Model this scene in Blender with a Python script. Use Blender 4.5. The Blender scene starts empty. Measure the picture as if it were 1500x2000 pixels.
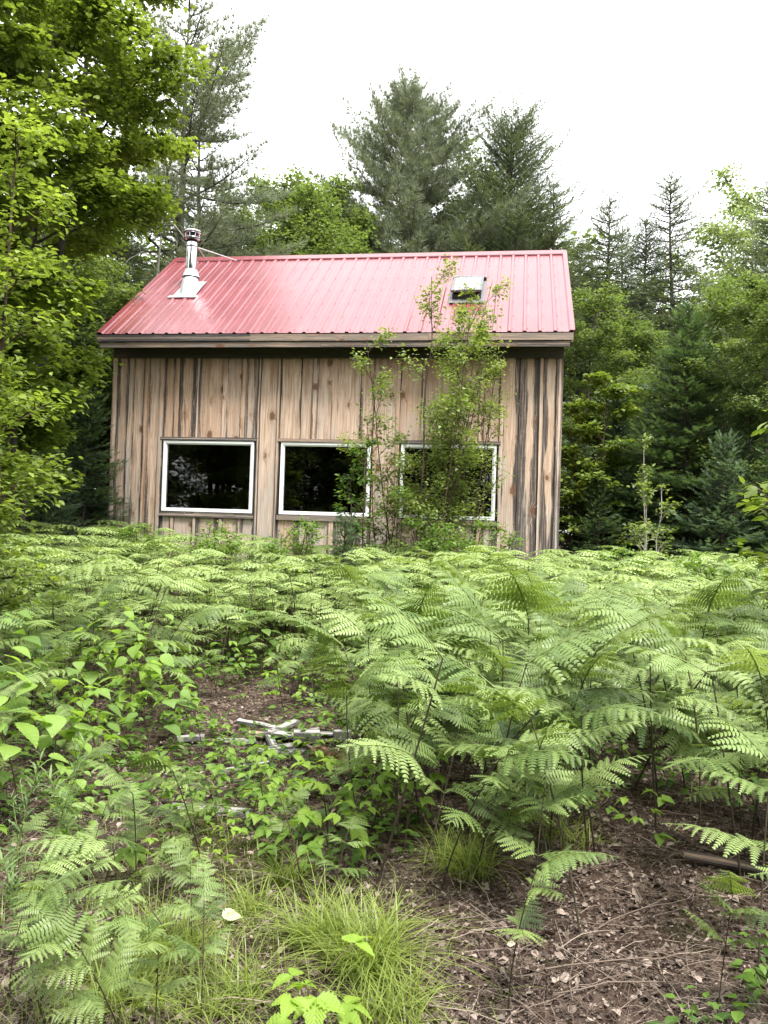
import bpy, math
import numpy as np
from mathutils import Vector, Matrix

# ------------------------------------------------------------------ camera
EYE = 1.6
PITCH, ROLL, F = 0.0236, 0.0324, 1624.7
SC = bpy.context.scene
cf = np.array([0, math.cos(PITCH), math.sin(PITCH)])
_u = np.array([0, -math.sin(PITCH), math.cos(PITCH)])
_x = np.array([1.0, 0, 0])
cr = _x * math.cos(ROLL) + _u * math.sin(ROLL)
cu = -_x * math.sin(ROLL) + _u * math.cos(ROLL)
cam = bpy.data.cameras.new('camera')
camo = bpy.data.objects.new('camera', cam)
SC.collection.objects.link(camo)
m = Matrix.Identity(4)
for i in range(3):
    m[i][0], m[i][1], m[i][2] = cr[i], cu[i], -cf[i]
m[2][3] = EYE
camo.matrix_world = m
cam.sensor_fit = 'VERTICAL'
cam.sensor_height = 36.0
cam.sensor_width = 36.0
cam.lens = 36.0 * F / 2000.0
cam.clip_start = 0.05
cam.clip_end = 2000
SC.camera = camo

# ------------------------------------------------------------------ light
SUN_EL, SUN_AZ = math.radians(64), math.radians(150)      # azimuth clockwise from +Y
w = bpy.data.worlds.new("World")
SC.world = w
w.use_nodes = True
nt = w.node_tree
nt.nodes.clear()
sky = nt.nodes.new('ShaderNodeTexSky')
sky.sky_type = 'NISHITA'
sky.sun_disc = False
sky.sun_elevation = SUN_EL
sky.sun_rotation = SUN_AZ
sky.air_density = 1.0
sky.dust_density = 4.0
hs = nt.nodes.new('ShaderNodeHueSaturation')
hs.inputs['Saturation'].default_value = 0.06
mixw = nt.nodes.new('ShaderNodeMix')
mixw.data_type = 'RGBA'
mixw.inputs[0].default_value = 0.55
mixw.inputs[7].default_value = (14.0, 14.2, 14.4, 1)      # the even white of a closed cloud deck
bg = nt.nodes.new('ShaderNodeBackground')
bg.inputs['Strength'].default_value = 0.11
wo = nt.nodes.new('ShaderNodeOutputWorld')
nt.links.new(sky.outputs[0], hs.inputs['Color'])
nt.links.new(hs.outputs[0], mixw.inputs[6])
nt.links.new(mixw.outputs[2], bg.inputs[0])
nt.links.new(bg.outputs[0], wo.inputs[0])
sl = bpy.data.lights.new('sun', 'SUN')
sl.energy = 3.0
sl.angle = math.radians(16)
sl.color = (1.0, 0.96, 0.9)
so = bpy.data.objects.new('sun', sl)
SC.collection.objects.link(so)
sd = Vector((math.sin(SUN_AZ) * math.cos(SUN_EL), math.cos(SUN_AZ) * math.cos(SUN_EL), math.sin(SUN_EL)))
so.rotation_euler = sd.to_track_quat('Z', 'Y').to_euler()
SC.view_settings.view_transform = 'Standard'
SC.view_settings.look = 'None'
SC.view_settings.gamma = 1
SC.view_settings.exposure = 1.42
SC.cycles.max_bounces = 8
SC.cycles.diffuse_bounces = 4
SC.cycles.transmission_bounces = 4
SC.cycles.transparent_max_bounces = 8
SC.cycles.sample_clamp_indirect = 6

# ------------------------------------------------------------------ helpers
RG = np.random.default_rng(7)


def ray(px, py):
    d = cf + cr * ((px - 750) / F) - cu * ((py - 1000) / F)
    return d / d[1]


def at(px, py, Y):
    d = ray(px, py)
    return np.array([d[0] * Y, Y, EYE + d[2] * Y])


def _hn(x, y, s, k):
    return np.sin(x * s + k) * np.cos(y * s * 1.13 + 2.1 * k)


def gz(x, y):
    x = np.asarray(x, float); y = np.asarray(y, float)
    yy = np.clip(y, 0, 16)
    z = 0.024 * yy + 0.064 * np.clip(-x - 1.0, 0, 8) * np.clip(y / 9.0, 0, 1.1)
    near = np.exp(-((x + .6) / 3.2) ** 2 - ((y - 5) / 4.5) ** 2)
    z = z + 0.03 * _hn(x, y, 1.1, .3) + 0.022 * _hn(x, y, 2.7, 1.3) + 0.012 * _hn(x, y, 6.1, .7) + 0.004 * _hn(x, y, 17, 2.2)
    return z + 0.02 * near


def gpix(px, py):
    """ground point seen at a photo pixel"""
    d = ray(px, py)
    Y = 5.0
    for _ in range(60):
        z = float(gz(d[0] * Y, Y))
        Y = 0.5 * Y + 0.5 * (z - EYE) / d[2]
    return np.array([d[0] * Y, Y, float(gz(d[0] * Y, Y))])


def nrm(a):
    a = np.asarray(a, float)
    return a / np.maximum(np.linalg.norm(a, axis=-1, keepdims=True), 1e-9)


def frames(D, U):
    y = nrm(D)
    x = np.cross(y, U)
    bad = np.linalg.norm(x, axis=-1) < 1e-4
    x[bad] = np.array([1, 0, 0])
    x = nrm(x)
    z = np.cross(x, y)
    return np.stack([x, y, z], axis=-1)


class Geo:
    def __init__(s):
        s.v = []; s.n = 0; s.f = []; s.t = []; s.m = []; s.lc = []; s.sm = []

    def add(s, V, F, tint=0.5, mat=0, lc=None, smooth=False):
        V = np.asarray(V, float).reshape(-1, 3)
        k = len(V)
        s.v.append(V)
        s.t.append(np.broadcast_to(np.asarray(tint, float), (k,)))
        s.lc.append(np.zeros((k, 3)) if lc is None else np.broadcast_to(np.asarray(lc, float), (k, 3)))
        if isinstance(F, np.ndarray):
            F = [F]
        else:
            by = {}
            for f in F:
                by.setdefault(len(f), []).append(f)
            F = [np.array(x) for x in by.values()]
        for A in F:
            s.f.append(A + s.n)
            s.m.append(np.full(len(A), mat))
            s.sm.append(np.full(len(A), smooth))
        s.n += k

    def scatter(s, T, M, P, tint=0.5, mat=0, lcid=None):
        tv, tfs, tlc = T
        N, k = len(P), len(tv)
        if N == 0:
            return
        V = np.einsum('nij,kj->nki', M, tv) + P[:, None, :]
        t = np.repeat(np.broadcast_to(np.asarray(tint, float), (N,)), k)
        lc = np.tile(tlc, (N, 1))
        F = []
        off = (np.arange(N) * k)[:, None, None]
        for A in tfs:
            F.append((A[None] + off).reshape(-1, A.shape[1]))
        base = s.n
        s.v.append(V.reshape(-1, 3)); s.t.append(t); s.lc.append(lc)
        for A in F:
            s.f.append(A + base); s.m.append(np.full(len(A), mat)); s.sm.append(np.full(len(A), False))
        s.n += N * k

    def mesh(s, name, mats):
        me = bpy.data.meshes.new(name)
        V = np.concatenate(s.v)
        me.vertices.add(len(V))
        me.vertices.foreach_set('co', V.astype(np.float32).ravel())
        loops = np.concatenate([a.ravel() for a in s.f])
        tot = np.concatenate([np.full(len(a), a.shape[1]) for a in s.f])
        start = np.concatenate([[0], np.cumsum(tot)[:-1]])
        me.loops.add(len(loops))
        me.loops.foreach_set('vertex_index', loops.astype(np.int32))
        me.polygons.add(len(tot))
        me.polygons.foreach_set('loop_start', start.astype(np.int32))
        me.polygons.foreach_set('material_index', np.concatenate(s.m).astype(np.int32))
        me.polygons.foreach_set('use_smooth', np.concatenate(s.sm).astype(bool))
        me.update(calc_edges=True)
        a = me.attributes.new('tint', 'FLOAT', 'POINT')
        a.data.foreach_set('value', np.concatenate(s.t).astype(np.float32))
        a = me.attributes.new('lc', 'FLOAT_VECTOR', 'POINT')
        a.data.foreach_set('vector', np.concatenate(s.lc).astype(np.float32).ravel())
        for mt in (mats if isinstance(mats, (list, tuple)) else [mats]):
            me.materials.append(mt)
        return me

    # primitives ------------------------------------------------------
    def tube(s, pts, rad, n=6, tint=0.5, mat=0, cap=True):
        pts = np.asarray(pts, float)
        K = len(pts)
        rad = np.broadcast_to(np.asarray(rad, float), (K,))
        d = np.gradient(pts, axis=0)
        d = nrm(d)
        up = np.array([0.31, 0.22, 0.93]) if abs(d[0][2]) < .8 else np.array([1.0, 0.05, 0.1])
        fr = frames(d, np.broadcast_to(up, (K, 3)))
        a = np.arange(n) / n * 2 * np.pi
        ring = fr[:, None, :, 0] * np.cos(a)[None, :, None] + fr[:, None, :, 2] * np.sin(a)[None, :, None]
        V = pts[:, None, :] + ring * rad[:, None, None]
        i = np.arange(K - 1)[:, None] * n; j = np.arange(n)[None, :]
        j2 = (j + 1) % n
        Fq = np.stack([i + j, i + j2, i + n + j2, i + n + j], -1).reshape(-1, 4)
        L = np.concatenate([[0], np.cumsum(np.linalg.norm(np.diff(pts, axis=0), axis=1))])
        lc = np.stack([np.repeat(a[None], K, 0) * rad[:, None], np.repeat(L[:, None], n, 1), np.full((K, n), .37)], -1)
        s.add(V.reshape(-1, 3), Fq, tint, mat, lc.reshape(-1, 3), smooth=True)
        if cap and n > 3:
            s.add(V[-1], [list(range(n))], tint, mat)
            s.add(V[0], [list(range(n))[::-1]], tint, mat)

    def box(s, a, b, mat=0, axis=2, idv=0.5, R=None, T=None, jit=0.0):
        """box from a to b; lc = (across, along, id), tint = -1..1 across"""
        a = np.array(a, float); b = np.array(b, float)
        c = [(x, y, z) for z in (0, 1) for y in (0, 1) for x in (0, 1)]
        V = np.array([[a[0] + (b[0] - a[0]) * q[0], a[1] + (b[1] - a[1]) * q[1], a[2] + (b[2] - a[2]) * q[2]] for q in c])
        if jit:
            V = V + RG.normal(0, jit, V.shape)
        ac = [i for i in range(3) if i != axis]
        w_ = max(ac, key=lambda i: b[i] - a[i])
        lc = np.stack([V[:, w_], V[:, axis], np.full(8, idv)], -1)
        cc = np.array(c)[:, w_] * 2.0 - 1
        if R is not None:
            V = V @ np.array(R).T
        if T is not None:
            V = V + np.array(T)
        F_ = np.array([[0, 2, 3, 1], [4, 5, 7, 6], [0, 1, 5, 4], [2, 6, 7, 3], [0, 4, 6, 2], [1, 3, 7, 5]])
        # separate verts per face keep the wood coordinates crisp
        for f in F_:
            s.add(V[f], np.array([[0, 1, 2, 3]]), cc[f], mat, lc[f])


def obj(name, me, parent=None, loc=None, rot=None, scale=None):
    o = bpy.data.objects.new(name, me)
    SC.collection.objects.link(o)
    if parent is not None:
        o.parent = parent
    if loc is not None:
        o.location = [float(q) for q in loc]
    if rot is not None:
        o.rotation_euler = rot
    if scale is not None:
        o.scale = (scale,) * 3 if np.isscalar(scale) else scale
    return o


def tag(o, label=None, cat=None, group=None, kind=None):
    if label: o['label'] = label
    if cat: o['category'] = cat
    if group: o['group'] = group
    if kind: o['kind'] = kind
    return o


def thing(name, label, cat, loc, rz=0.0, scale=None, group=None, parts=(), tilt=(0, 0)):
    e = obj(name, None, None, loc, (tilt[0], tilt[1], rz), scale)
    e.empty_display_size = 0.1
    tag(e, label, cat, group)
    for p in parts:
        c = obj(p[0], p[1], e)
        for q in (p[2] if len(p) > 2 else ()):
            obj(q[0], q[1], c)
    return e


# ------------------------------------------------------------------ materials
def newmat(name):
    mt = bpy.data.materials.new(name)
    mt.use_nodes = True
    t = mt.node_tree
    t.nodes.clear()
    out = t.nodes.new('ShaderNodeOutputMaterial')
    return mt, t, out


class N:
    """tiny node-building helper"""
    def __init__(s, t): s.t = t
    def n(s, typ, **kw):
        x = s.t.nodes.new(typ)
        for k, v in kw.items(): setattr(x, k, v)
        return x
    def l(s, a, b): s.t.links.new(a, b)
    def put(s, sock, v):
        if hasattr(v, 'is_output') or isinstance(v, bpy.types.NodeSocket): s.l(v, sock)
        else: sock.default_value = v
    def math(s, op, a, b=0.0, c=None, clamp=False):
        x = s.n('ShaderNodeMath', operation=op); x.use_clamp = clamp
        s.put(x.inputs[0], a); s.put(x.inputs[1], b)
        if c is not None: s.put(x.inputs[2], c)
        return x.outputs[0]
    def mix(s, f, a, b, bt='MIX'):
        x = s.n('ShaderNodeMix', data_type='RGBA', blend_type=bt)
        s.put(x.inputs[0], f)
        for i, v in ((6, a), (7, b)):
            if isinstance(v, tuple): x.inputs[i].default_value = (*v[:3], 1)
            else: s.l(v, x.inputs[i])
        return x.outputs[2]
    def noise(s, vec=None, scale=5, detail=4, rough=.55, dist=0.0):
        x = s.n('ShaderNodeTexNoise')
        x.inputs['Scale'].default_value = scale; x.inputs['Detail'].default_value = detail
        x.inputs['Roughness'].default_value = rough; x.inputs['Distortion'].default_value = dist
        if vec is not None: s.l(vec, x.inputs['Vector'])
        return x.outputs[0]
    def ss(s, v, a, b):
        x = s.n('ShaderNodeMapRange', interpolation_type='SMOOTHSTEP')
        s.put(x.inputs[0], v); x.inputs[1].default_value = a; x.inputs[2].default_value = b
        return x.outputs[0]
    def mapv(s, vec, scale, loc=(0, 0, 0)):
        x = s.n('ShaderNodeMapping'); s.l(vec, x.inputs[0])
        x.inputs['Scale'].default_value = scale; x.inputs['Location'].default_value = loc
        return x.outputs[0]
    def attr(s, name, o=2):
        x = s.n('ShaderNodeAttribute', attribute_name=name)
        return x.outputs[o]
    def bump(s, h, st=.5, d=.01):
        x = s.n('ShaderNodeBump'); x.inputs['Strength'].default_value = st; x.inputs['Distance'].default_value = d
        s.l(h, x.inputs['Height']); return x.outputs[0]
    def bsdf(s, color, rough=.6, metal=0, spec=.5, normal=None, coat=0):
        x = s.n('ShaderNodeBsdfPrincipled')
        if isinstance(color, tuple): x.inputs['Base Color'].default_value = (*color[:3], 1)
        else: s.l(color, x.inputs['Base Color'])
        s.put(x.inputs['Roughness'], rough); s.put(x.inputs['Metallic'], metal)
        x.inputs['Specular IOR Level'].default_value = spec
        if normal is not None: s.l(normal, x.inputs['Normal'])
        return x.outputs[0]


def leafmat(name, dark, light, trans=.35, rough=.45, spec=.4, veins=False, young=None, tboost=1.6):
    mt, t, out = newmat(name)
    g = N(t)
    tint = g.attr('tint')
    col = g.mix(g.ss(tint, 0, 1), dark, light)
    rnd = g.n('ShaderNodeObjectInfo').outputs['Random']
    if young:
        col = g.mix(g.math('MULTIPLY', g.ss(rnd, .3, 1.0), .6), col, young)
    if veins:
        lc = g.n('ShaderNodeSeparateXYZ'); g.l(g.attr('lc', 1), lc.inputs[0])
        a = g.math('ABSOLUTE', lc.outputs[0])
        ph = g.math('SUBTRACT', g.math('MULTIPLY', lc.outputs[1], 9), g.math('MULTIPLY', a, 11))
        vv = g.math('ABSOLUTE', g.math('SUBTRACT', g.math('FRACT', ph), .5))
        v1 = g.ss(vv, .10, .0)
        v2 = g.ss(a, .03, .0)
        vm = g.math('MAXIMUM', v1, v2)
        col = g.mix(g.math('MULTIPLY', vm, .35), col, (light[0] * 1.5, light[1] * 1.3, light[2] * 1.6))
        nb = g.bump(vv, .5, .004)
    else:
        nb = None
    p = g.bsdf(col, rough, 0, spec, nb)
    tr = g.n('ShaderNodeBsdfTranslucent')
    tc = g.mix(1.0, col, (tboost, tboost, tboost * .45), 'MULTIPLY')
    g.l(tc, tr.inputs[0])
    mx = g.n('ShaderNodeMixShader'); mx.inputs[0].default_value = trans
    g.l(p, mx.inputs[1]); g.l(tr.outputs[0], mx.inputs[2])
    g.l(mx.outputs[0], out.inputs[0])
    return mt


def barkmat(name, c1, c2, sc=8.0, c3=None):
    mt, t, out = newmat(name)
    g = N(t)
    tc = g.n('ShaderNodeTexCoord').outputs['Object']
    v = g.mapv(tc, (sc * 2, sc * 2, sc * .5))
    n1 = g.noise(v, 1.0, 5, .65)
    col = g.mix(g.ss(n1, .35, .65), c1, c2)
    if c3:
        n2 = g.noise(tc, 2.5, 3)
        col = g.mix(g.ss(n2, .52, .68), col, c3)
    g.l(g.bsdf(col, .9, 0, .2, g.bump(n1, .6, .02)), out.inputs[0])
    return mt


def vs0(g, vo):
    q = g.n('ShaderNodeSeparateColor'); g.l(vo.outputs['Color'], q.inputs[0])
    return g.math('SUBTRACT', q.outputs[1], .4)


def sn0(g, cv):
    return g.noise(g.mapv(cv, (6, 1.0, 1), (1, 8, 3)), 1.0, 4, .6)


def woodmat(name, tan1, tan2, grey, greyamt=0.0, dark=1.0, knots=True, zgrey=True):
    mt, t, out = newmat(name)
    g = N(t)
    lc = g.attr('lc', 1)
    sx = g.n('ShaderNodeSeparateXYZ'); g.l(lc, sx.inputs[0])
    U, V, ID = sx.outputs
    idv = g.math('MULTIPLY', ID, 31.7)
    cv = g.n('ShaderNodeCombineXYZ'); g.l(U, cv.inputs[0]); g.l(V, cv.inputs[1]); g.l(idv, cv.inputs[2])
    cv = cv.outputs[0]
    # knots pull the grain round themselves
    wn = g.n('ShaderNodeTexWhiteNoise', noise_dimensions='1D'); g.l(ID, wn.inputs['W'])
    rnd = wn.outputs[0]; rc = g.n('ShaderNodeSeparateColor'); g.l(wn.outputs[1], rc.inputs[0])
    vo = g.n('ShaderNodeTexVoronoi', voronoi_dimensions='3D'); vo.inputs['Scale'].default_value = 1.0
    g.l(g.mapv(cv, (4.0, 2.6, 1)), vo.inputs['Vector'])
    vs = g.n('ShaderNodeSeparateColor'); g.l(vo.outputs['Color'], vs.inputs[0])
    keep = g.ss(vs.outputs[0], .48, .50)
    dist = g.math('ADD', vo.outputs['Distance'], g.math('MULTIPLY', g.math('SUBTRACT', g.noise(cv, 34, 3), .5), .22))
    dist = g.math('ADD', dist, g.math('MULTIPLY', vs0(g, vo), .12))
    pull = g.math('MULTIPLY', g.ss(dist, .42, .05), keep)
    gv = g.mapv(cv, (52, 1.5, 1))
    av = g.n('ShaderNodeVectorMath', operation='ADD'); g.l(gv, av.inputs[0])
    pc = g.n('ShaderNodeCombineXYZ'); g.l(g.math('MULTIPLY', pull, 3.0), pc.inputs[0]); g.l(av.outputs[0], g.n('ShaderNodeVectorMath').inputs[0])
    g.l(pc.outputs[0], av.inputs[1])
    grain = g.noise(av.outputs[0], 1.0, 5, .6, .6)
    fine = g.noise(g.mapv(cv, (110, 3, 1)), 1.0, 3, .6)
    broad = g.noise(g.mapv(cv, (5, .9, 1)), 1.0, 4, .6, .4)
    col = g.mix(g.ss(grain, .36, .66), tan1, tan2)
    col = g.mix(g.math('MULTIPLY', g.ss(grain, .60, .72), .55), col, (tan2[0] * .55, tan2[1] * .45, tan2[2] * .4))
    col = g.mix(g.math('MULTIPLY', g.ss(rc.outputs[0], .35, .95), .45), col, (tan2[0] * .92, tan2[1] * .72, tan2[2] * .55))
    # silvering: stronger low on the wall, on some boards, in drifts
    gf = g.math('ADD', g.math('MULTIPLY', g.math('SUBTRACT', broad, .5), 2.2), greyamt)
    gf = g.math('ADD', gf, g.math('MULTIPLY', g.math('SUBTRACT', rc.outputs[1], .5), .55))
    if zgrey:
        gf = g.math('ADD', gf, g.math('MULTIPLY', g.ss(V, 3.4, .4), .62))
    col = g.mix(g.math('MULTIPLY', g.ss(gf, 0.0, 1.0), .85), col, grey)
    col = g.mix(g.math('MULTIPLY', g.math('SUBTRACT', fine, .38), .9, clamp=True), col, (tan2[0] * .4, tan2[1] * .36, tan2[2] * .34))
    # brown weeping patches
    wp = g.noise(g.mapv(cv, (7, 1.8, 1), (3, 5, 9)), 1.0, 3, .6)
    col = g.mix(g.math('MULTIPLY', g.ss(wp, .62, .76), .28), col, (.30, .13, .05))
    if zgrey:
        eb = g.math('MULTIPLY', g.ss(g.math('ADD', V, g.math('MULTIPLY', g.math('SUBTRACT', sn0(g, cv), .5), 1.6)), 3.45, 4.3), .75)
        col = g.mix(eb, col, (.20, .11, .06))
    # black mildew that creeps in from the board edges
    tt = g.math('ABSOLUTE', g.attr('tint'))
    sn = g.noise(g.mapv(cv, (9, .75, 1), (7, 1, 2)), 1.0, 5, .62, .5)
    am = g.math('MULTIPLY', g.ss(rc.outputs[2], .25, .98), .46)
    st = g.math('ADD', g.math('MULTIPLY', g.math('SUBTRACT', tt, .80), .62), g.math('ADD', g.math('SUBTRACT', sn, .555), g.math('MULTIPLY', am, .95)))
    st = g.math('ADD', st, g.math('MULTIPLY', g.ss(V, 2.6, -.2), .15 if zgrey else 0.0))
    if zgrey: st = g.math('ADD', st, g.math('SUBTRACT', g.math('MULTIPLY', g.ss(U, 5.6, 7.3), .10), .045))
    sm = g.math('MULTIPLY', g.ss(st, 0.0, .12), dark)
    sm = g.math('MULTIPLY', sm, g.ss(grain, .2, .55))
    sm = g.math('MAXIMUM', sm, g.math('MULTIPLY', g.ss(g.math('ADD', tt, g.math('MULTIPLY', g.math('SUBTRACT', g.noise(g.mapv(cv, (3, 3.2, 1)), 1.0, 4, .7), .5), .55)), .97, 1.04), .7))
    col = g.mix(g.math('MULTIPLY', sm, .93, clamp=True), col, (.035, .034, .038))
    if knots:
        ring = g.math('MULTIPLY', g.ss(dist, .20, .13), keep)
        core = g.math('MULTIPLY', g.ss(dist, .12, .08), keep)
        col = g.mix(g.math('MULTIPLY', ring, .85), col, (.10, .04, .022))
        col = g.mix(g.math('MULTIPLY', core, .55), col, (.13, .065, .04))
        halo = g.math('MULTIPLY', g.ss(dist, .42, .18), keep)
        col = g.mix(g.math('MULTIPLY', halo, .25), col, (.24, .13, .07))
    h = g.math('ADD', grain, g.math('MULTIPLY', fine, .6))
    g.l(g.bsdf(col, .82, 0, .25, g.bump(h, .8, .010)), out.inputs[0])
    return mt


def plain(name, c, rough=.6, metal=0, spec=.5, nscale=None, namt=.15, bumpd=0):
    mt, t, out = newmat(name)
    g = N(t)
    col = c; nb = None
    if nscale:
        n_ = g.noise(g.n('ShaderNodeTexCoord').outputs['Object'], nscale, 5, .6)
        col = g.mix(g.ss(n_, .3, .7), tuple(q * (1 - namt) for q in c), tuple(min(1, q * (1 + namt)) for q in c))
        if bumpd: nb = g.bump(n_, .5, bumpd)
    g.l(g.bsdf(col, rough, metal, spec, nb), out.inputs[0])
    return mt


def glassmat(name, ior=1.55, tint=.75, rough=0.0):
    mt, t, out = newmat(name)
    g = N(t)
    fr = g.n('ShaderNodeFresnel'); fr.inputs[0].default_value = ior
    tr = g.n('ShaderNodeBsdfTransparent'); tr.inputs[0].default_value = (tint, tint * 1.02, tint, 1)
    gl = g.n('ShaderNodeBsdfGlossy'); gl.inputs['Roughness'].default_value = rough
    mx = g.n('ShaderNodeMixShader')
    g.l(fr.outputs[0], mx.inputs[0]); g.l(tr.outputs[0], mx.inputs[1]); g.l(gl.outputs[0], mx.inputs[2])
    g.l(mx.outputs[0], out.inputs[0])
    return mt


M_FERN = leafmat('fern_green', (.065, .118, .026), (.225, .312, .095), .28, .5, .4, young=(.31, .40, .145))
M_FERN2 = leafmat('deep_fern_green', (.048, .092, .022), (.168, .245, .068), .28, .45, .45, young=(.23, .305, .085))
M_FERNSTEM = plain('fern_stem', (.045, .035, .02), .6, nscale=20, namt=.4)
M_RACHIS = plain('rachis', (.12, .16, .04), .6)
M_MAPLE = leafmat('maple_leaf', (0.063, 0.096, 0.018), (0.195, 0.257, 0.055), .5, .5, .3)
M_YELLOW = leafmat('bright_leaf', (.095, .14, .028), (.25, .325, .072), .45, .5, .3)
M_BIRCH = leafmat('birch_leaf', (0.094, 0.137, 0.036), (0.238, 0.303, 0.090), .42, .42, .5)
M_YMAP = leafmat('young_maple_leaf', (0.073, 0.119, 0.020), (0.203, 0.265, 0.055), .4, .5, .3)
M_BUSH = leafmat('bush_leaf', (0.046, 0.099, 0.017), (0.148, 0.242, 0.043), .42, .5, .35)
M_DECF = leafmat('far_leaf', (0.059, 0.092, 0.030), (0.164, 0.226, 0.078), .42, .55, .3)
M_DECP = leafmat('pale_far_leaf', (0.112, 0.158, 0.079), (0.234, 0.296, 0.156), .42, .55, .3)  # pale and greyed: distance haze is put into the leaf colour
M_PINE = leafmat('pine_needle', (.075, .095, .060), (.175, .205, .135), .3, .5, .35)  # needles lightened and greyed in place of haze over the far trees
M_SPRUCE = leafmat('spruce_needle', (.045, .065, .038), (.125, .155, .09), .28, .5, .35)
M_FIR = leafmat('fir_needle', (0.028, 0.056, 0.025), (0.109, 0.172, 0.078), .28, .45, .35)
M_FIRB = leafmat('blue_fir_needle', (0.037, 0.068, 0.040), (0.140, 0.211, 0.133), .28, .45, .35)
M_BRAMBLE = leafmat('bramble_leaf', (0.086, 0.173, 0.022), (0.205, 0.328, 0.049), .42, .45, .4, veins=True, young=(.30, .44, .06))
M_BROAD = leafmat('broad_leaf', (0.065, 0.137, 0.029), (0.180, 0.295, 0.066), .42, .45, .4, veins=True, young=(.28, .42, .08))
M_COVER = leafmat('cover_leaf', (0.040, 0.092, 0.013), (0.140, 0.242, 0.039), .40, .5, .35)
M_GRASS = leafmat('grass_blade', (0.101, 0.144, 0.032), (0.271, 0.336, 0.082), .40, .4, .4)
M_GOLDEN = leafmat('narrow_leaf', (0.072, 0.137, 0.050), (0.197, 0.295, 0.107), .40, .45, .4)
M_GSTEM = plain('green_stem', (.16, .22, .05), .55)
M_BSTEM = plain('brown_stem', (.07, .045, .03), .7)
M_LITTER = leafmat('dead_leaf', (.045, .030, .024), (.38, .31, .265), .06, .75, .2, tboost=1.0)
M_TWIG = leafmat('dead_twig', (.08, .055, .042), (.30, .245, .20), .0, .8, .2)
M_MOSS = leafmat('moss', (.06, .08, .015), (.14, .17, .03), .15, .8, .2)
M_BARK = barkmat('grey_bark', (.05, .042, .036), (.16, .14, .12), 7)
M_BARKD = barkmat('dark_bark', (.03, .026, .022), (.09, .078, .066), 7)
M_BARKP = barkmat('pale_bark', (.22, .20, .18), (.42, .40, .37), 6)
M_BARKB = barkmat('young_bark', (.05, .035, .028), (.13, .09, .07), 9)
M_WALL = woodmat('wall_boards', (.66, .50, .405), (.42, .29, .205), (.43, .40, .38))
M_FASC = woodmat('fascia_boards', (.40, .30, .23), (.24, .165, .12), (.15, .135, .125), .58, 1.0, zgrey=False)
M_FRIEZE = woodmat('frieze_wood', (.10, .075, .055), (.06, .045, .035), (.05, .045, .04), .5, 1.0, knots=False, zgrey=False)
M_TRIMW = woodmat('window_boards', (.42, .34, .28), (.27, .21, .17), (.22, .20, .19), .5, .9, knots=False, zgrey=False)
M_SCRAP = woodmat('scrap_wood', (.34, .325, .31), (.24, .225, .21), (.32, .31, .30), .9, .9, knots=False, zgrey=False)
M_INSIDE = plain('inside_wood', (.10, .075, .05), .8, nscale=4, namt=.3)
M_BACK = plain('sheathing', (.022, .018, .015), .9, nscale=6, namt=.3)
M_VINYL = plain('white_vinyl', (.80, .81, .82), .35)
M_GLASS = glassmat('window_glass', 1.7, .55)
M_STEEL = plain('stainless', (.50, .50, .51), .12, 1.0, nscale=14, namt=.06)
M_GALV = plain('galvanised', (.60, .61, .62), .38, .85, nscale=9, namt=.10, bumpd=.002)
M_BLACK = plain('black_metal', (.018, .018, .02), .5)
M_SKYF = plain('skylight_frame', (.13, .13, .14), .4, .3, nscale=20, namt=.2)
M_FLASH = plain('grey_flashing', (.16, .16, .17), .5, .4, nscale=18, namt=.2)
M_CAP = plain('cap_band', (.04, .03, .03), .4, .4)


def roofmat():
    mt, t, out = newmat('red_metal')
    g = N(t)
    tc = g.n('ShaderNodeTexCoord').outputs['Object']
    n1 = g.noise(tc, 1.3, 4, .6)
    n2 = g.noise(g.mapv(tc, (9, 1.2, 1.2)), 1.0, 4, .6)
    col = g.mix(g.ss(n1, .3, .7), (.150, .019, .027), (.182, .031, .042))
    col = g.mix(g.math('MULTIPLY', g.ss(n2, .5, .8), .35), col, (.40, .12, .13))
    rg = g.math('ADD', .27, g.math('MULTIPLY', n2, .14))
    b_ = g.bsdf(col, rg, 0, 1.0, g.bump(n1, .15, .01))
    b_.node.inputs['Coat Weight'].default_value = .45; b_.node.inputs['Coat Roughness'].default_value = .24
    g.l(b_, out.inputs[0])
    return mt


M_ROOF = roofmat()
M_SKYP = plain('skylight_pane', (.82, .84, .86), .08, 0, .8)


def groundmat():
    mt, t, out = newmat('forest_floor')
    g = N(t)
    tc = g.n('ShaderNodeTexCoord').outputs['Object']
    n1 = g.noise(tc, 2.2, 5, .6)
    n2 = g.noise(tc, 38, 6, .7)
    n3 = g.noise(tc, 130, 4, .7)
    vo = g.n('ShaderNodeTexVoronoi'); vo.inputs['Scale'].default_value = 34; g.l(tc, vo.inputs['Vector'])
    vs = g.n('ShaderNodeSeparateColor'); g.l(vo.outputs['Color'], vs.inputs[0])
    col = g.mix(g.ss(n2, .3, .7), (.025, .015, .011), (.10, .066, .05))
    col = g.mix(g.math('MULTIPLY', g.ss(vs.outputs[0], .55, 1.0), .6), col, (.27, .20, .16))
    col = g.mix(g.math('MULTIPLY', g.ss(n3, .55, .7), .5), col, (.22, .15, .11))
    col = g.mix(g.math('MULTIPLY', g.ss(n1, .55, .68), .55), col, (.055, .065, .015))
    h = g.math('ADD', n2, g.math('MULTIPLY', n3, .5))
    g.l(g.bsdf(col, .95, 0, .15, g.bump(h, .9, .03)), out.inputs[0])
    return mt


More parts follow.
